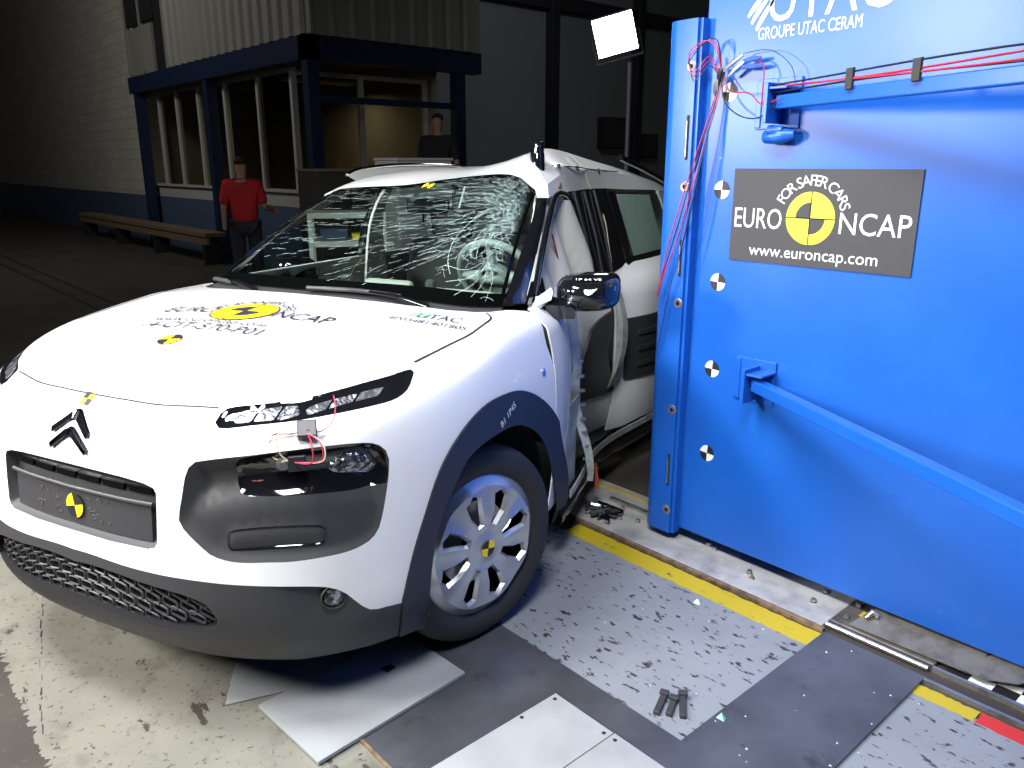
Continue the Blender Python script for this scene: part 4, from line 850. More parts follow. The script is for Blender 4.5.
# ---- sign
SG = thing('wall_sign', 'dark grey rectangular sign with yellow round logo and white lettering on blue wall', 'sign', (1.253, YW-.004, 1.3395))
MB().box((-.32, -.002, -.158), (.32, .003, .158)).build('sign_panel', M['sign'], SG)
FS = lambda u, v: (u, -.0032, v); FS2 = lambda u, v: (u, -.0040, v); FS3 = lambda u, v: (u, -.0048, v); at = (-.022, .0)
mb = MB(); disc(mb, FS, at, .086, 0, n=48); mb.build('logo_disc', M['signyellow'], SG)
mb = MB(); disc(mb, FS2, at, .052, 0, R_(90), R_(180)); disc(mb, FS2, at, .052, 0, R_(270), R_(360))
mb.add([FS2(at[0]+a, at[1]+b) for a, b in ((-.088, -.002), (.088, -.002), (.088, .002), (-.088, .002))], [(0, 1, 2, 3)]); mb.add([FS2(at[0]+a, at[1]+b) for a, b in ((-.002, -.088), (.002, -.088), (.002, .088), (-.002, .088))], [(0, 1, 2, 3)])
mb.build('logo_quarters', M['sign'], SG)
mb = MB(); put_text(mb, 'EURO', .098, FS, (-.216, -.012), width=.182); mb.build('sign_lettering', M['signwhite'], SG)
mb = MB(); put_text(mb, 'NCAP', .098, FS, (.190, -.014), width=.225); mb.build('sign_lettering', M['signwhite'], SG)
mb = MB(); arc_text(mb, 'FOR SAFER CARS', .050, FS, at, .120, R_(152), R_(20)); mb.build('sign_lettering', M['signwhite'], SG)
mb = MB(); put_text(mb, 'www.euroncap.com', .056, FS, (-.01, -.118), width=.455); mb.build('sign_lettering', M['signwhite'], SG)
# ---- cables
def tubec(name, P, r, m, parent, k=8): return MB().tube(crom(np.array(P, float), k, False), r*.75, 6).build(name, m, parent, 60)
CB = thing('cable_bundle', 'red and black cables with crocodile clips hanging on the blue pole edge', 'cable', (.87, YW, 1.8))
o0 = np.array([.87, YW, 1.8]); W3 = lambda L: [np.array(p)-o0 for p in L]
for k, m in enumerate(('wred', 'wblack', 'wred', 'wblue', 'wblack')):
    j = .007*(k-2)
    tubec('cable', W3([(.868+j, YW-.03, 1.83), (.865+j, YW-.03, 1.76), (.84+j*1.5, YW-.055, 1.60), (.80+j*2, YW-.075, 1.42), (.775+j*2.5, YP-.03, 1.30), (.74+j*2, YP-.03, 1.20), (.70+j*.6, YP-.03, 1.10), (.672+j*.2, YP-.02, 1.02)]) if k < 3 else W3([(.868+j, YW-.03, 1.83), (.86, YW-.03, 1.74), (.825+j, YW-.06, 1.58), (.795+j, YP-.03, 1.36), (.77, YP-.03, 1.18), (.735, YP-.025, 1.08), (.71, YP-.02, .98), (.69, YP-.02, .86), (.672, YP-.015, .80)]), .0030, M[m], CB)
for k, m in enumerate(('wred', 'wred', 'wblack')):
    z = .015*k; tubec('cable', W3([(.87, YW-.03, 1.80), (.86, YW-.05, 1.88+z), (.82, YW-.06, 1.92), (.775, YP-.04, 1.89-z), (.77, YP-.03, 1.84), (.80, YP-.04, 1.82-z), (.83, YW-.05, 1.87-z), (.865, YW-.03, 1.80)]), .0026, M[m], CB)
tubec('cable', W3([(.87, YW-.03, 1.80), (.90, YW-.05, 1.72), (.97, YW-.06, 1.67), (1.05, YW-.07, 1.66), (1.13, YW-.10, 1.70)]), .003, M['wblack'], CB)
tubec('cable', W3([(.88, YW-.03, 1.80), (.92, YW-.05, 1.75), (1.0, YW-.06, 1.74), (1.06, YW-.07, 1.70), (1.14, YW-.10, 1.715)]), .003, M['wred'], CB)
tubec('cable', W3([(.98, YW-.03, 1.85), (1.03, YW-.04, 1.83), (1.045, YW-.05, 1.78), (1.05, YW-.06, 1.72), (1.07, YW-.07, 1.70)]), .003, M['wred'], CB)
tubec('cable', W3([(.95, YW-.03, 1.87), (1.05, YW-.035, 1.87), (1.13, YW-.04, 1.82), (1.155, YW-.04, 1.76)]), .0016, M['wblack'], CB)
for a, b, m in (((.90, 1.80), (.96, 1.845), 'steel'), ((.88, 1.82), (.95, 1.865), 'steel'), ((.955, 1.845), (1.02, 1.85), 'wblue'), ((.95, 1.825), (1.03, 1.825), 'wblue'), ((.868, 1.83), (.862, 1.78), 'wblack'), ((.862, 1.80), (.845, 1.745), 'steel')):
    MB().tube(W3([(a[0], YW-.035, a[1]), ((a[0]+b[0])/2, YW-.04, (a[1]+b[1])/2), (b[0], YW-.035, b[1])]), [.006, .009, .005], 6).build('cable_clip', M[m], CB, 50)
# cables along the upper brace
A = np.array([1.115, YW-.055, 1.705]); u = UU; CB2 = thing('brace_cables', 'red and black cables taped along the upper blue brace', 'cable', tuple(A+[0, 0, .04]))
n_ = np.array([UU[1], -UU[0], 0])
for k, m in enumerate(('wblack', 'wred', 'wred', 'wblack')):
    P = [u*t+n_*(.025+.003*(k % 2))+np.array([0, 0, -.012+.010*k+.007*math.sin(4*t+k*1.7)]) for t in np.linspace(-.02, 1.9, 16)]; MB().tube(P, .0030, 6).build('cable', M[m], CB2, 60)
for t in (.30, .52, .86):
    c = u*t+n_*.024; V = [c+u*a+n_*b+np.array([0, 0, z]) for a in (-.012, .012) for b, z in ((.0, -.030), (.010, -.028), (.010, .028), (0, .030))]
    MB().add(V, [(0, 1, 2, 3), (7, 6, 5, 4), (0, 4, 5, 1), (1, 5, 6, 2), (2, 6, 7, 3), (3, 7, 4, 0)]).build('tape_band', M['wood_dark'], CB2)
# ------------------------------------------------------------------ floor and things on it (world frame)
FL = struct(MB().box((-30, -8, -.3), (8, 22, 0)).build('floor', M['concrete']))
def slab(name, poly, z0, z1, m, parent=None, bevel=0):
    return MB().prism(poly, lambda u, v, t: (u, v, t), z0, z1).build(name, m, parent, bevel=bevel)
def ragged(x0, y0, x1, y1, amp, step=.02, seed=1):
    r = np.random.default_rng(seed); P = []
    c = [(x0, y0), (x1, y0), (x1, y1), (x0, y1)]
    for i in range(4):
        a = np.array(c[i]); b = np.array(c[(i+1) % 4]); n = int(np.hypot(*(b-a))/step)+1; t = (b-a)/np.hypot(*(b-a)); nn = np.array([-t[1], t[0]])
        for k in range(n): P.append(tuple(a+(b-a)*k/n+nn*abs(r.normal())*amp))
    return P
slab('cream_paint', ragged(-1.9, -.995, 1.50, .42, .012, .009, 1), 0, .0012, M['cream'], FL)
slab('grey_paint', [(.15, .30), (1.6, .30), (1.6, .995), (.15, .995)], 0, .002, M['grey'], FL)
slab('grey_paint', [(1.82, -1.6), (4.2, -1.6), (4.2, 1.02), (1.82, 1.02)], 0, .002, M['grey'], FL)
slab('yellow_line', ragged(.40, .99, 1.53, 1.09, .003, .02, 4), 0, .003, M['yline'], FL); slab('yellow_line', ragged(1.83, 1.0, 2.015, 1.062, .004, .012, 5), 0, .003, M['yline'], FL)
slab('red_line', ragged(2.016, 1.0, 4.2, 1.062, .002, .02, 6), 0, .003, M['rline'], FL)
slab('white_mark', [(-.9, -1.115), (.25, -1.09), (.25, -1.07), (-.9, -1.095)], 0, .0012, M['board'], FL) if 0 else slab('white_mark', [(.06, -1.13), (.33, -1.11), (.33, -1.09), (.06, -1.11)], 0, .0012, M['bgwhite'], FL)
for k, y in enumerate((1.0, 1.24)): slab('track_groove', [(-25, y), (-1.2, y), (-1.2, y+.05), (-25, y+.05)], 0, .002, M['bgdark'], FL)
rd = np.random.default_rng(11); xx = -.53
while xx < .30:
    l = rd.uniform(.012, .06); y = -.791-.2128*(xx+.53)+rd.normal()*.0025; w_ = rd.uniform(.002, .0045)
    slab('ink_dash', [(xx, y), (xx+l, y-.2128*l+rd.normal()*.002), (xx+l, y-.2128*l+w_), (xx, y+w_)], .0012, .0016, M['ink'], FL); xx += l+rd.uniform(.004, .04)
# steel plates
o = slab('steel_plate', [(.70, -.322), (1.535, -.322), (1.535, .322), (.70, .322)], .0022, .0055, M['plate']); tag(o, 'dark steel floor plate lying under the front tyre and white boards', 'plate')
o = slab('steel_plate', [(1.523, -1.4), (1.846, -1.4), (1.846, 1.095), (1.523, 1.095)], .0058, .013, M['plate']); tag(o, 'long dark steel floor plate bridging the track beside the grey paint', 'plate')
o = slab('steel_strip', [(.70, -.332), (1.12, -.332), (1.12, -.3225), (.70, -.3225)], .0012, .008, M['rust']); tag(o, 'thin rusty edge strip along the dark plate under the boards', 'strip')
# boards
def board(name, poly, z0, z1, lab, nails=()):
    t = thing(name, lab, 'board', (np.mean([p[0] for p in poly]), np.mean([p[1] for p in poly]), z0), 0, 'white boards on the floor'); c = np.array(t.location)
    MB().prism(poly, lambda u, v, tt: (u-c[0], v-c[1], tt-z0), z0, z1).build('board_panel', M['board'], t, bevel=.0015)
    for x, y in nails: MB().lathe([(0, .001), (.006, .001), (.006, 0)], 10, Matrix.Translation((x-c[0], y-c[1], z1-z0)) @ Matrix.Rotation(-math.pi/2, 4, 'Y')).build('screw', M['under'], t)
    return t
board('wooden_board', [(.555, -.545), (.36, -.43), (.42, -.13), (.68, -.20)], .0013, .0060, 'white board mostly under the front bumper, partly covered by another board')
t = board('wooden_board', [(.635, -.48), (.952, -.46), (.908, .059), (.590, .039)], .0064, .018, 'slanted white board lying under the bumper corner on the dark plate', ()); c = np.array(t.location)
MB().add([np.array(p)-c for p in ((.72, -.128, .0185), (.755, -.122, .0185), (.75, -.085, .0185), (.725, -.09, .0185))], [(0, 1, 2, 3)]).build('tape_patch', M['under'], t)
board('wooden_board', [(1.162, -.95), (1.387, -.95), (1.387, .196), (1.162, .196)], .0060, .018, 'front white board with screw heads, nearer the tyre', [(1.18, .175), (1.37, .175), (1.175, .05)])
board('wooden_board', [(1.391, -.95), (1.66, -.95), (1.66, .196), (1.391, .196)], .0135, .020, 'front white board at the bottom edge, overlapping the long steel plate', [(1.41, .175), (1.63, .175)])
# track plate under the barrier
t = thing('track_plate', 'scuffed light metal plate with bolts running along under the blue wall', 'plate', (1.1, 1.3, 0)); P0 = np.array([1.1, 1.3, 0])
MB().box((-1.3, -.182, .0), (.40, .22, .014)).build('plate_body', M['alu'], t, bevel=.003)
MB().box((.40, -.12, 0), (.74, .10, .012)).build('trough_floor', M['steeld'], t, bevel=.003)
MB().box((.40, .13, .0), (2.5, .22, .014)).build('plate_body', M['alu'], t, bevel=.003)
MB().tube([(.405, -.155, .012), (.735, -.155, .012)], .010, 8).build('round_bar', M['steel'], t, 50)
MB().box((-1.3, -.203, 0), (.415, -.184, .017)).build('rusty_angle', M['rust'], t, bevel=.002)
MB().box((-1.3, .165, .014), (.85, .178, .018)).build('yellow_edge', M['yline'], t)
for x, y in ((1.405, 1.241), (1.404, 1.33), (1.532, 1.23), (1.527, 1.329), (.50, 1.24), (.44, 1.33), (.57, 1.28), (1.14, 1.25), (.32, 1.25), (.40, 1.22)):
    MB().lathe([(0, .012), (.008, .012), (.010, .008), (.010, 0), (.014, 0)], 6, Matrix.Translation((x-1.1, y-1.3, .014)) @ Matrix.Rotation(-math.pi/2, 4, 'Y')).build('bolt', M['steel'], t)
MB().box((.455, -.03, .014), (.495, .01, .0152)).build('yellow_mark', M['yline'], t)
# open channel with bent guard and checker strip
t = thing('channel_guard', 'bent steel guard in the open floor channel at the plate end', 'guard', (1.7, 1.25, .003)); q = lambda *p: tuple(np.array(p)-np.array((1.7, 1.25, 0)))
MB().add([q(1.56, 1.19, .012), q(1.60, 1.30, .045), q(1.95, 1.30, .05), q(1.93, 1.20, .014)], [(0, 1, 2, 3)]).build('guard_sheet', M['steeld'], t, None, .004)
MB().add([q(1.575, 1.315, .030), q(1.62, 1.37, .054), q(1.97, 1.37, .056), q(1.965, 1.315, .052)], [(0, 1, 2, 3)]).build('guard_back', M['wood_dark'], t, None, .004)
MB().add([q(1.90, 1.20, .022), q(1.965, 1.305, .058), q(2.13, 1.30, .060), q(2.05, 1.22, .036), q(1.97, 1.19, .024)], [(0, 1, 2, 3, 4)]).build('bent_flap', M['steeld'], t, None, .004)
MB().tube([q(1.595, 1.235, .035), q(1.605, 1.255, .055), q(1.625, 1.26, .045)], .010, 8).build('guard_bolt', M['steel'], t, 50)
t = thing('checker_strip', 'black and white checkered strip lying in the floor channel', 'strip', (1.87, 1.175, .0))
for i in range(26):
    for j in range(2): MB().box((i*.065, j*.055, .003), ((i+1)*.065, (j+1)*.055, .006)).build('checker_square', M['white'] if (i+j) % 2 else M['black'], t)
MB().box((0, 0, 0), (1.7, .112, .003)).build('strip_base', M['black'], t)
struct(slab('trim_1', [(1.842, 1.078), (4.2, 1.078), (4.2, 1.092), (1.842, 1.092)], 0, .012, M['steel']))
struct(slab('trim_2', [(1.842, 1.155), (4.2, 1.155), (4.2, 1.168), (1.842, 1.168)], 0, .016, M['steel']))
# loose bar and nuts by the pole foot
o = MB().box((0, 0, 0), (.70, .022, .016)).build('metal_bar', M['steel'], bevel=.003); o.location = (.335, 1.356, .0145); tag(o, 'long thin metal bar lying beside the foot of the blue pole', 'bar')
for x, y, r, d in ((.905, 1.325, .3, 'nearer the pole'), (.945, 1.306, .9, 'farther from the pole')):
    o = MB().lathe([(0, .014), (.006, .014), (.012, .012), (.012, 0), (0, 0)], 6, Matrix.Rotation(-math.pi/2, 4, 'Y')).build('hex_bolt', M['steel']); o.location = (x, y, .0145); o.rotation_euler = (0, 0, r); tag(o, 'small steel hex bolt loose on the metal plate, '+d, 'bolt', 'loose bolts by the pole')
# plastic clips
for k, (x, y, a, l, d) in enumerate(((1.388, .40, R_(113), .10, 'left'), (1.418, .412, R_(115), .08, 'middle'), (1.436, .44, R_(127), .105, 'right'))):
    o = thing('plastic_clip', 'small black plastic clip on grey floor, %s one of three' % d, 'clip', (x, y, .002), a, 'black clips on the grey floor')
    MB().box((-l/2, -.010, 0), (l/2, .010, .014)).build('clip_body', M['plastic'], o, bevel=.004); MB().box((l/2-.02, -.014, .012), (l/2, .014, .022)).build('clip_head', M['plastic'], o, bevel=.003)
mb = MB(); r = np.random.default_rng(3)
for k in range(45):
    x, y = (r.uniform(.9, 2.0), r.uniform(.35, 1.4)) if k < 32 else (r.uniform(1.55, 1.83), r.uniform(.0, 1.1)); s = r.uniform(.002, .005); z = .0145 if (y > 1.13 and x < 1.5) else .0135 if 1.53 < x < 1.84 and y < 1.09 else .0032
    if y > 1.08 and z < .0142: continue
    mb.add([(x+s, y, z), (x-s*.5, y+s*.8, z), (x-s*.5, y-s*.8, z), (x, y, z+s)], [(0, 1, 3), (1, 2, 3), (2, 0, 3), (0, 2, 1)])
o = mb.build('glass_crumbs', M['crack'], kind='stuff'); tag(o, 'tiny glass crumbs scattered over the floor by the plates', 'debris')
for x, y, m, lab in ((1.128, .937, 'white', 'small white plastic scrap on the grey floor by the yellow line'), (1.545, .47, 'greenbit', 'small green glass scrap at the edge of the long steel plate'), (1.17, 1.22, 'rust', 'small brown scrap lying on the light metal track plate')):
    o = MB().add([(-.012, -.008, 0), (.013, -.006, 0), (.008, .011, 0), (-.004, .006, .014)], [(0, 2, 1), (0, 1, 3), (1, 2, 3), (2, 0, 3)]).build('debris_scrap', M[m]); o.location = (x, y, .0032 if y < 1.1 and x < 1.5 else .0145 if y > 1.1 else .0135); tag(o, lab, 'scrap')
t = thing('torn_harness', 'tangle of black torn trim and wires on the plate under the crushed sill', 'debris', (.42, 1.20, .0165))
for k in range(7):
    a = r.uniform(0, 6.3); P = [(r.uniform(-.09, .09), r.uniform(-.06, .08), r.uniform(.013, .035)) for _ in range(4)]; MB().tube(crom(np.array(P), 5, False), r.uniform(.005, .012), 6).build('torn_piece', M['gloss'] if k % 2 else M['plastic'], t, 50)
# ------------------------------------------------------------------ hall behind (world frame)
W_L = struct(MB().box((-30, 4.05, .92), (-13.9, 4.3, 7.5)).build('wall_left', M['brickwhite'])); MB().box((-30, 4.04, 0), (-13.9, 4.3, .92)).build('dado', M['dado'], W_L)
struct(MB().box((-12.3, 6.75, 0), (-12.0, 22, 7.5)).build('wall_back', M['brickgrey'])); struct(MB().box((-30.3, -8, 0), (-30, 4.3, 7.5)).build('wall_far', M['brickwhite'])); struct(MB().box((-30, -8, 7.5), (8, 22, 7.7)).build('ceiling', M['ceil']))
struct(MB().box((-12, 22, 0), (8, 22.3, 7.5)).build('wall_right', M['brickgrey'])); struct(MB().box((-12.3, 8.7, 0), (-14.2, 9.0, 7.5)).build('wall_side', M['brickgrey']))
for y in (12.85, 15.95):
    o = MB().box((-12, y-.12, 0), (-11.75, y+.12, 7.4)).build('steel_column', M['bgdark'], bevel=.01); tag(o, 'dark steel column on the grey wall, ' + ('nearer the booth' if y < 14 else 'nearer the blue barrier'), 'column', 'dark columns')
o = MB().box((-12, 6.8, 5.0), (-11.8, 22, 5.3)).build('crane_beam', M['bgdark']); tag(o, 'dark horizontal beam high along the grey back wall', 'beam')
for y, z, hw, hh, d in ((15.05, 2.3, .45, .38, 'larger'), (16.55, 2.0, .28, .3, 'smaller')):
    o = thing('wall_cabinet', 'dark box mounted on the grey back wall, %s one' % d, 'box', (-12, y, z)); MB().box((0, -hw, -hh), (.22, hw, hh)).build('cabinet_body', M['bgdark'], o, bevel=.01); MB().box((.22, -hw+.04, -hh+.04), (.235, hw-.04, hh-.04)).build('cabinet_door', M['wood_dark'], o)
# ---- control booth
BO = thing('control_booth', 'control booth with grey ribbed cladding on a blue steel frame', 'booth', (-7.1, 3.94, 0)); b0 = np.array([-7.1, 3.94, 0])
def bb(name, a, c, m, parent=BO, bevel=0): return MB().box(tuple(np.array(a)-b0), tuple(np.array(c)-b0), ).build(name, m, parent, bevel=bevel)
for x, y in ((-7.1, 3.94), (-10.4, 3.94), (-13.75, 3.94), (-7.1, 6.28)): bb('column', (x-.08, y-.08, 0), (x+.08, y+.08, 2.8), M['bgblue'])
bb('beam', (-14.0, 3.84, 2.78), (-7.0, 4.04, 3.06), M['bgblue']); bb('beam', (-7.2, 3.84, 2.78), (-7.0, 6.65, 3.06), M['bgblue']); bb('cross_rail', (-7.14, 4.0, 2.28), (-7.06, 6.25, 2.36), M['bgblue'])
bb('booth_floor', (-14.0, 4.0, 3.0), (-7.1, 6.6, 3.1), M['bgdark'])
rib = [(0, 0), (.03, .045), (.075, .045), (.105, 0), (.285, 0), (.285, -.02), (0, -.02)]
def clad(x0, y0, dx, dy, nx, ny): return MB().prism(rib, lambda u, v, t: (x0+dx*u+nx*v-b0[0], y0+dy*u+ny*v-b0[1], t), 3.07, 5.6).build('cladding_panel', M['cladpanel'], BO)
for k in range(17): clad(-7.03-.29*k, 3.86, -1, 0, 0, -1)
for k in range(9): clad(-7.02, 3.88+.29*k*1.06, 0, 1.06, 1, 0)
for x0 in (-13.0, -13.8): wf = bb('upper_window', (x0, 3.86, 3.9), (x0+.62, 3.92, 5.2), M['bgdark']); bb('window_frame', (x0-.07, 3.84, 3.1), (x0, 3.92, 5.3), M['cladpanel'])
bb('upper_panel', (-13.87, 3.87, 3.07), (-12.55, 3.92, 3.85), M['cladpanel']); bb('upper_door', (-12.5, 3.90, 3.07), (-12.0, 3.95, 5.4), M['bgdark'])
bb('booth_wall', (-14.0, 4.10, 0), (-7.95, 4.2, .92), M['dado']); bb('booth_wall', (-14.0, 4.10, .92), (-7.95, 4.2, 1.12), M['bgwhite']); bb('booth_wall', (-7.98, 4.12, 0), (-7.9, 6.3, 1.12), M['bgwhite'])
bb('window_sill', (-14.0, 4.05, 1.12), (-7.9, 4.22, 1.16), M['bgwhite']); bb('window_sill', (-7.98, 4.1, 1.12), (-7.86, 6.3, 1.16), M['bgwhite'])
bb('window_head', (-14.0, 4.08, 2.72), (-7.9, 4.16, 2.78), M['bgwhite']); bb('window_head', (-7.97, 4.1, 2.68), (-7.9, 6.3, 2.74), M['bgwhite'])
for x in (-7.93, -9.0, -10.2, -11.3, -12.3, -13.2): bb('window_post', (x-.035, 4.07, 1.14), (x+.035, 4.15, 2.76), M['bgwhite'])
for y in (5.15, 6.27): bb('window_post', (-7.97, y-.035, 1.14), (-7.89, y+.035, 2.72), M['bgwhite'])
for x0, x1 in ((-9.0, -7.93), (-10.2, -9.0), (-11.3, -10.2), (-12.3, -11.3), (-13.2, -12.3)): bb('window_pane', (x0+.035, 4.105, 1.16), (x1-.035, 4.115, 2.72), M['bgglass'])
for y0, y1 in ((4.15, 5.15), (5.15, 6.27)): bb('window_pane', (-7.935, y0+.035, 1.16), (-7.925, y1-.035, 2.68), M['bgglass'])
bb('inner_wall', (-14.2, 6.40, 0), (-7.9, 6.5, 3.0), M['boothin']); bb('inner_wall', (-14.2, 4.2, 0), (-14.1, 6.4, 3.0), M['boothin'])
bb('fill_lamp_body', (-9.7, 4.8, 2.76), (-9.5, 6.0, 2.80), M['yellow'])  # body that goes with the added booth fill light
# ---- things round the booth
def person(name, lab, loc, rz, shirt, hgt, bend):
    t = thing(name, lab, 'person', loc, rz); s = hgt/1.75
    def skin(nm, verts, edges, rad, m, root=0):
        me = bpy.data.meshes.new(nm); me.from_pydata([tuple(np.array(v)*s) for v in verts], edges, []); o = bpy.data.objects.new(nm, me); COL.objects.link(o); o.parent = t; me.materials.append(m)
        md = o.modifiers.new('skin', 'SKIN'); md.use_smooth_shade = True; sv = me.skin_vertices[0].data
        for i, r in enumerate(rad): sv[i].radius = (r[0]*s, r[1]*s) if isinstance(r, tuple) else (r*s, r*s); sv[i].use_root = (i == root)
        sd = o.modifiers.new('sub', 'SUBSURF'); sd.levels = 2; sd.render_levels = 2; return o
    V = [(0, 0, .95), (0, 0, 1.15), (0, .01, 1.38), (0, 0, 1.47), (0, -.01, 1.54), (0, -.02, 1.64), (0, -.01, 1.72), (.10, 0, .88), (.11, 0, .48), (.12, .01, .09), (.12, -.13, .03), (-.10, 0, .88), (-.11, .02, .48), (-.12, .03, .09), (-.12, -.11, .03),
         (.19, 0, 1.40), (.24, .03, 1.13), (.26+bend*.10, -.08-bend*.14, .93+bend*.14), (.27+bend*.16, -.10-bend*.18, .86+bend*.16), (-.19, 0, 1.40), (-.25, .02, 1.13), (-.26, -.06, .90), (-.26, -.08, .82)]
    V = [(-a, b, c) for a, b, c in V]
    E = [(0, 1), (1, 2), (2, 3), (3, 4), (4, 5), (5, 6), (0, 7), (7, 8), (8, 9), (9, 10), (0, 11), (11, 12), (12, 13), (13, 14), (2, 15), (15, 16), (16, 17), (17, 18), (2, 19), (19, 20), (20, 21), (21, 22)]
    Rr = [(.15, .11), (.14, .10), (.15, .10), .055, .06, (.085, .10), (.06, .07), .085, .055, .04, .035, .085, .055, .04, .035, .055, .042, .034, .03, .055, .042, .034, .03]
    skin('body', V, E, Rr, M['skin'])
    skin('shirt', [(0, 0, .84)]+[V[i] for i in (1, 2, 15, 16, 19, 20)]+[(0, .0, 1.47)], [(0, 1), (1, 2), (2, 3), (3, 4), (2, 5), (5, 6), (2, 7)], [(.19, .15), (.19, .15), (.195, .145), .085, .07, .085, .07, .10], shirt)
    skin('trousers', [V[i] for i in (0, 7, 8, 9, 11, 12, 13)], [(0, 1), (1, 2), (2, 3), (0, 4), (4, 5), (5, 6)], [(.17, .13), .115, .085, .075, .115, .085, .075], M['trouser'])
    skin('hair', [(0, .02, 1.62), (0, .0, 1.70), (0, -.02, 1.745)], [(0, 1), (1, 2)], [.075, (.092, .11), .06], M['hair'])
    for k in (0, 1): MB().lathe([(0, .02), (.03, .015), (.045, 0), (.04, -.05)], 10, Matrix.Translation(np.array(((.12, -.12), (-.12, -.10))[k]+(.05,))*s) @ Matrix.Rotation(math.pi/2, 4, 'Z')).build('shoe', M['trouser'], t, 60)
    MB().add([np.array(p)*s for p in ((-.012, -.105, 1.63), (.012, -.105, 1.63), (0, -.135, 1.615), (0, -.105, 1.665))], [(0, 1, 2), (0, 2, 3), (1, 3, 2), (0, 3, 1)]).build('nose', M['skin'], t, 60)
    return t
person('person', 'person in a red t-shirt and dark trousers seen from behind', (-6.68, 2.74, 0), R_(246), M['shirt'], 1.6, 1)
PF = MB().box((-.55, -.35, 0), (.40, .40, .40)).build('platform', M['wood_dark'], bevel=.01); PF.location = (-6.50, 5.60, 0); tag(PF, 'low dark platform beside the booth window', 'platform')
person('person', 'person in a dark jacket standing behind the car near the booth', (-6.62, 5.55, .40), R_(40), M['trouser'], 1.78, 0)
def cabinet(name, lab, loc, sz, m, mtop):
    t = thing(name, lab, 'cabinet', loc); MB().box((-sz[0], -sz[1], 0), (sz[0], sz[1], sz[2])).build('cabinet_body', m, t, bevel=.01); MB().box((-sz[0]-.01, -sz[1]-.01, sz[2]), (sz[0]+.02, sz[1]+.01, sz[2]+.03)).build('cabinet_top', mtop, t, bevel=.005)
    for k in (-1, 1): d = MB().box((sz[0], k*sz[1]/2-sz[1]*.46, .06), (sz[0]+.015, k*sz[1]/2+sz[1]*.46, sz[2]-.04)).build('cabinet_door', m, t, bevel=.004); MB().box((sz[0]+.015, k*.06-.008, sz[2]*.55), (sz[0]+.035, k*.06+.008, sz[2]*.55+.12)).build('handle', M['bgdark'], d)
    return t
cabinet('storage_cabinet', 'grey white cabinet standing in front of the booth side window', (-5.2, 4.15, 0), (.22, .38, 1.55), M['boxw'], M['boxw']); cabinet('storage_cabinet', 'dark low cabinet by the blue corner column of the booth', (-6.1, 3.7, 0), (.25, .42, 1.43), M['wood_dark'], M['wood'])
BE = thing('bench', 'long brown bench standing along the white brick wall', 'bench', (-13.2, 3.5, 0)); MB().box((-3.6, -.16, .44), (3.6, .16, .50)).build('seat_plank', M['wood'], BE); MB().box((-3.6, -.14, .32), (3.6, -.10, .44)).build('apron', M['wood'], BE)
for x in (-3.4, -1.1, 1.1, 3.4): MB().box((x-.04, -.13, 0), (x+.04, .13, .44)).build('leg', M['bgdark'], BE)
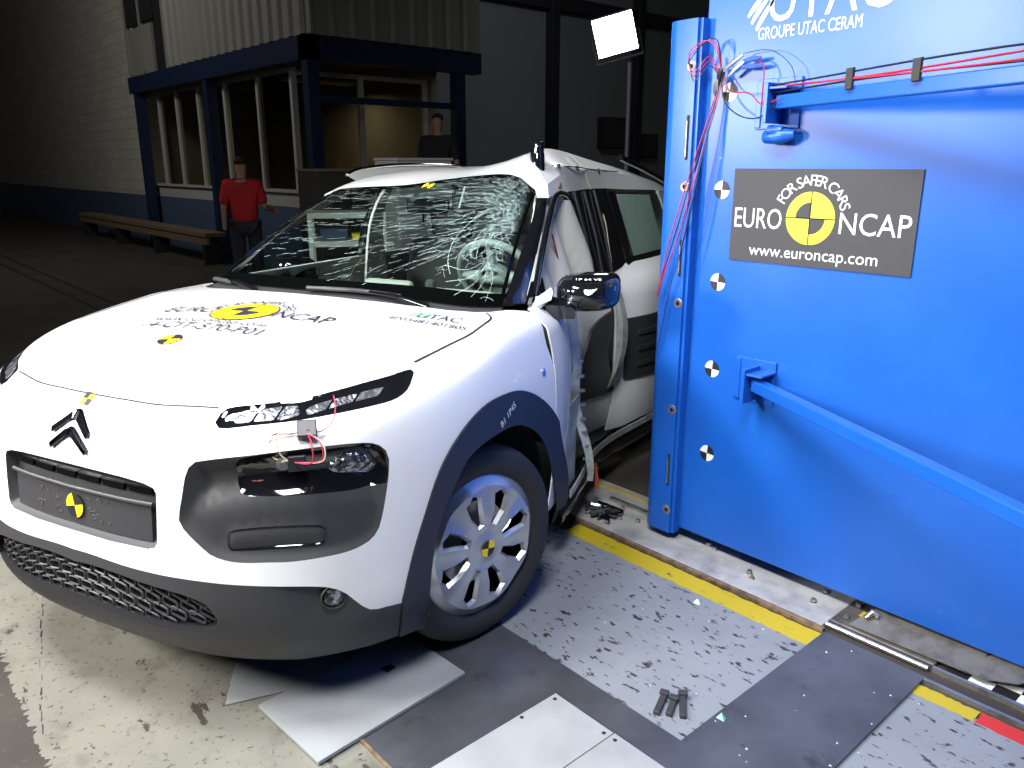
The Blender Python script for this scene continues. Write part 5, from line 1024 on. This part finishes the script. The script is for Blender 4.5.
# trolley seen through the car windows
TR_ = thing('shelf_trolley', 'white shelf trolley seen through the car windows', 'trolley', (-3.93, 2.52, 0), R_(60))
for z in (.22, .52, .80, 1.05): MB().box((-.33, -.22, z), (.33, .22, z+.05)).build('shelf', M['rack'], TR_, bevel=.004)
for x in (-.32, .32):
    for y in (-.21, .21): MB().box((x-.02, y-.02, .06), (x+.02, y+.02, 1.10)).build('post', M['rack'], TR_); MB().lathe([(0, .015), (.03, .015), (.035, 0), (.03, -.015), (0, -.015)], 12, Matrix.Translation((x, y, .035))).build('castor', M['bgdark'], TR_)
for x, z, w_, h_, m, lab in ((-.12, .851, .12, .09, 'bluebox', 'small dark blue box on the upper trolley shelf'), (.14, .851, .10, .04, 'yellow', 'flat yellow case on the upper trolley shelf'), (-.05, .571, .16, .10, 'bgdark', 'dark box on the lower trolley shelf')):
    o = thing('storage_box', lab, 'box', tuple(TR_.matrix_basis @ Vector((x, 0, z))) if 0 else (-3.93+x*.5, 2.52+x*.866, z), R_(60)); MB().box((-w_, -.12, 0), (w_, .12, h_)).build('box_body', M[m], o, bevel=.004); MB().box((-w_-.004, -.124, h_), (w_+.004, .124, h_+.012)).build('box_lid', M[m], o, bevel=.003)
# floodlight on its stand
FLD = thing('floodlight', 'bright square floodlight on a tall dark stand behind the car', 'floodlight', (-1.35, 3.36, 0))
MB().tube([(0, 0, .25), (0, 0, 2.2)], .018, 8).build('stand_pole', M['bgdark'], FLD, 60)
for k in range(3): a = 2.1*k+.3; MB().tube([(0, 0, .55), (.42*math.cos(a), .42*math.sin(a), .015)], .014, 6).build('stand_leg', M['bgdark'], FLD, 60)
QF = Matrix.Translation((-.08, -.08, 2.385)) @ (Vector((2.3, -2.6, -.75))).to_track_quat('X', 'Z').to_matrix().to_4x4() @ Matrix.Rotation(R_(14), 4, 'X')
MB().box((-.08, -.15, -.135), (0, .15, .135), M=QF).build('lamp_housing', M['bgdark'], FLD, bevel=.01); MB().box((.0, -.14, -.125), (.006, .14, .125), M=QF).build('lamp_face', M['lampface'], FLD)
MB().tube([QF @ Vector((-.05, -.165, 0)), QF @ Vector((-.05, -.165, -.17)), QF @ Vector((-.05, .165, -.17)), QF @ Vector((-.05, .165, 0))], .01, 6).build('lamp_yoke', M['bgdark'], FLD, 50)
for P, Q_, lab in (((-26, 1.3, 6.9), (-16.5, 2.6, 6.9), 'long thin ceiling tube lamp at the far left'),):
    o = thing('tube_lamp', lab, 'lamp', P); e = np.array(Q_)-np.array(P); MB().tube([(0, 0, .06), tuple(e+[0, 0, .06])], .05, 6).build('lamp_housing', M['bgdark'], o); MB().tube([(0, 0, 0), tuple(e)], .012, 6).build('tube', M['lampdim'], o)
    for k in (.1, .9): MB().tube([tuple(e*k+[0, 0, .1]), tuple(e*k+[0, 0, .6])], .02, 6).build('hanger', M['bgdark'], o)
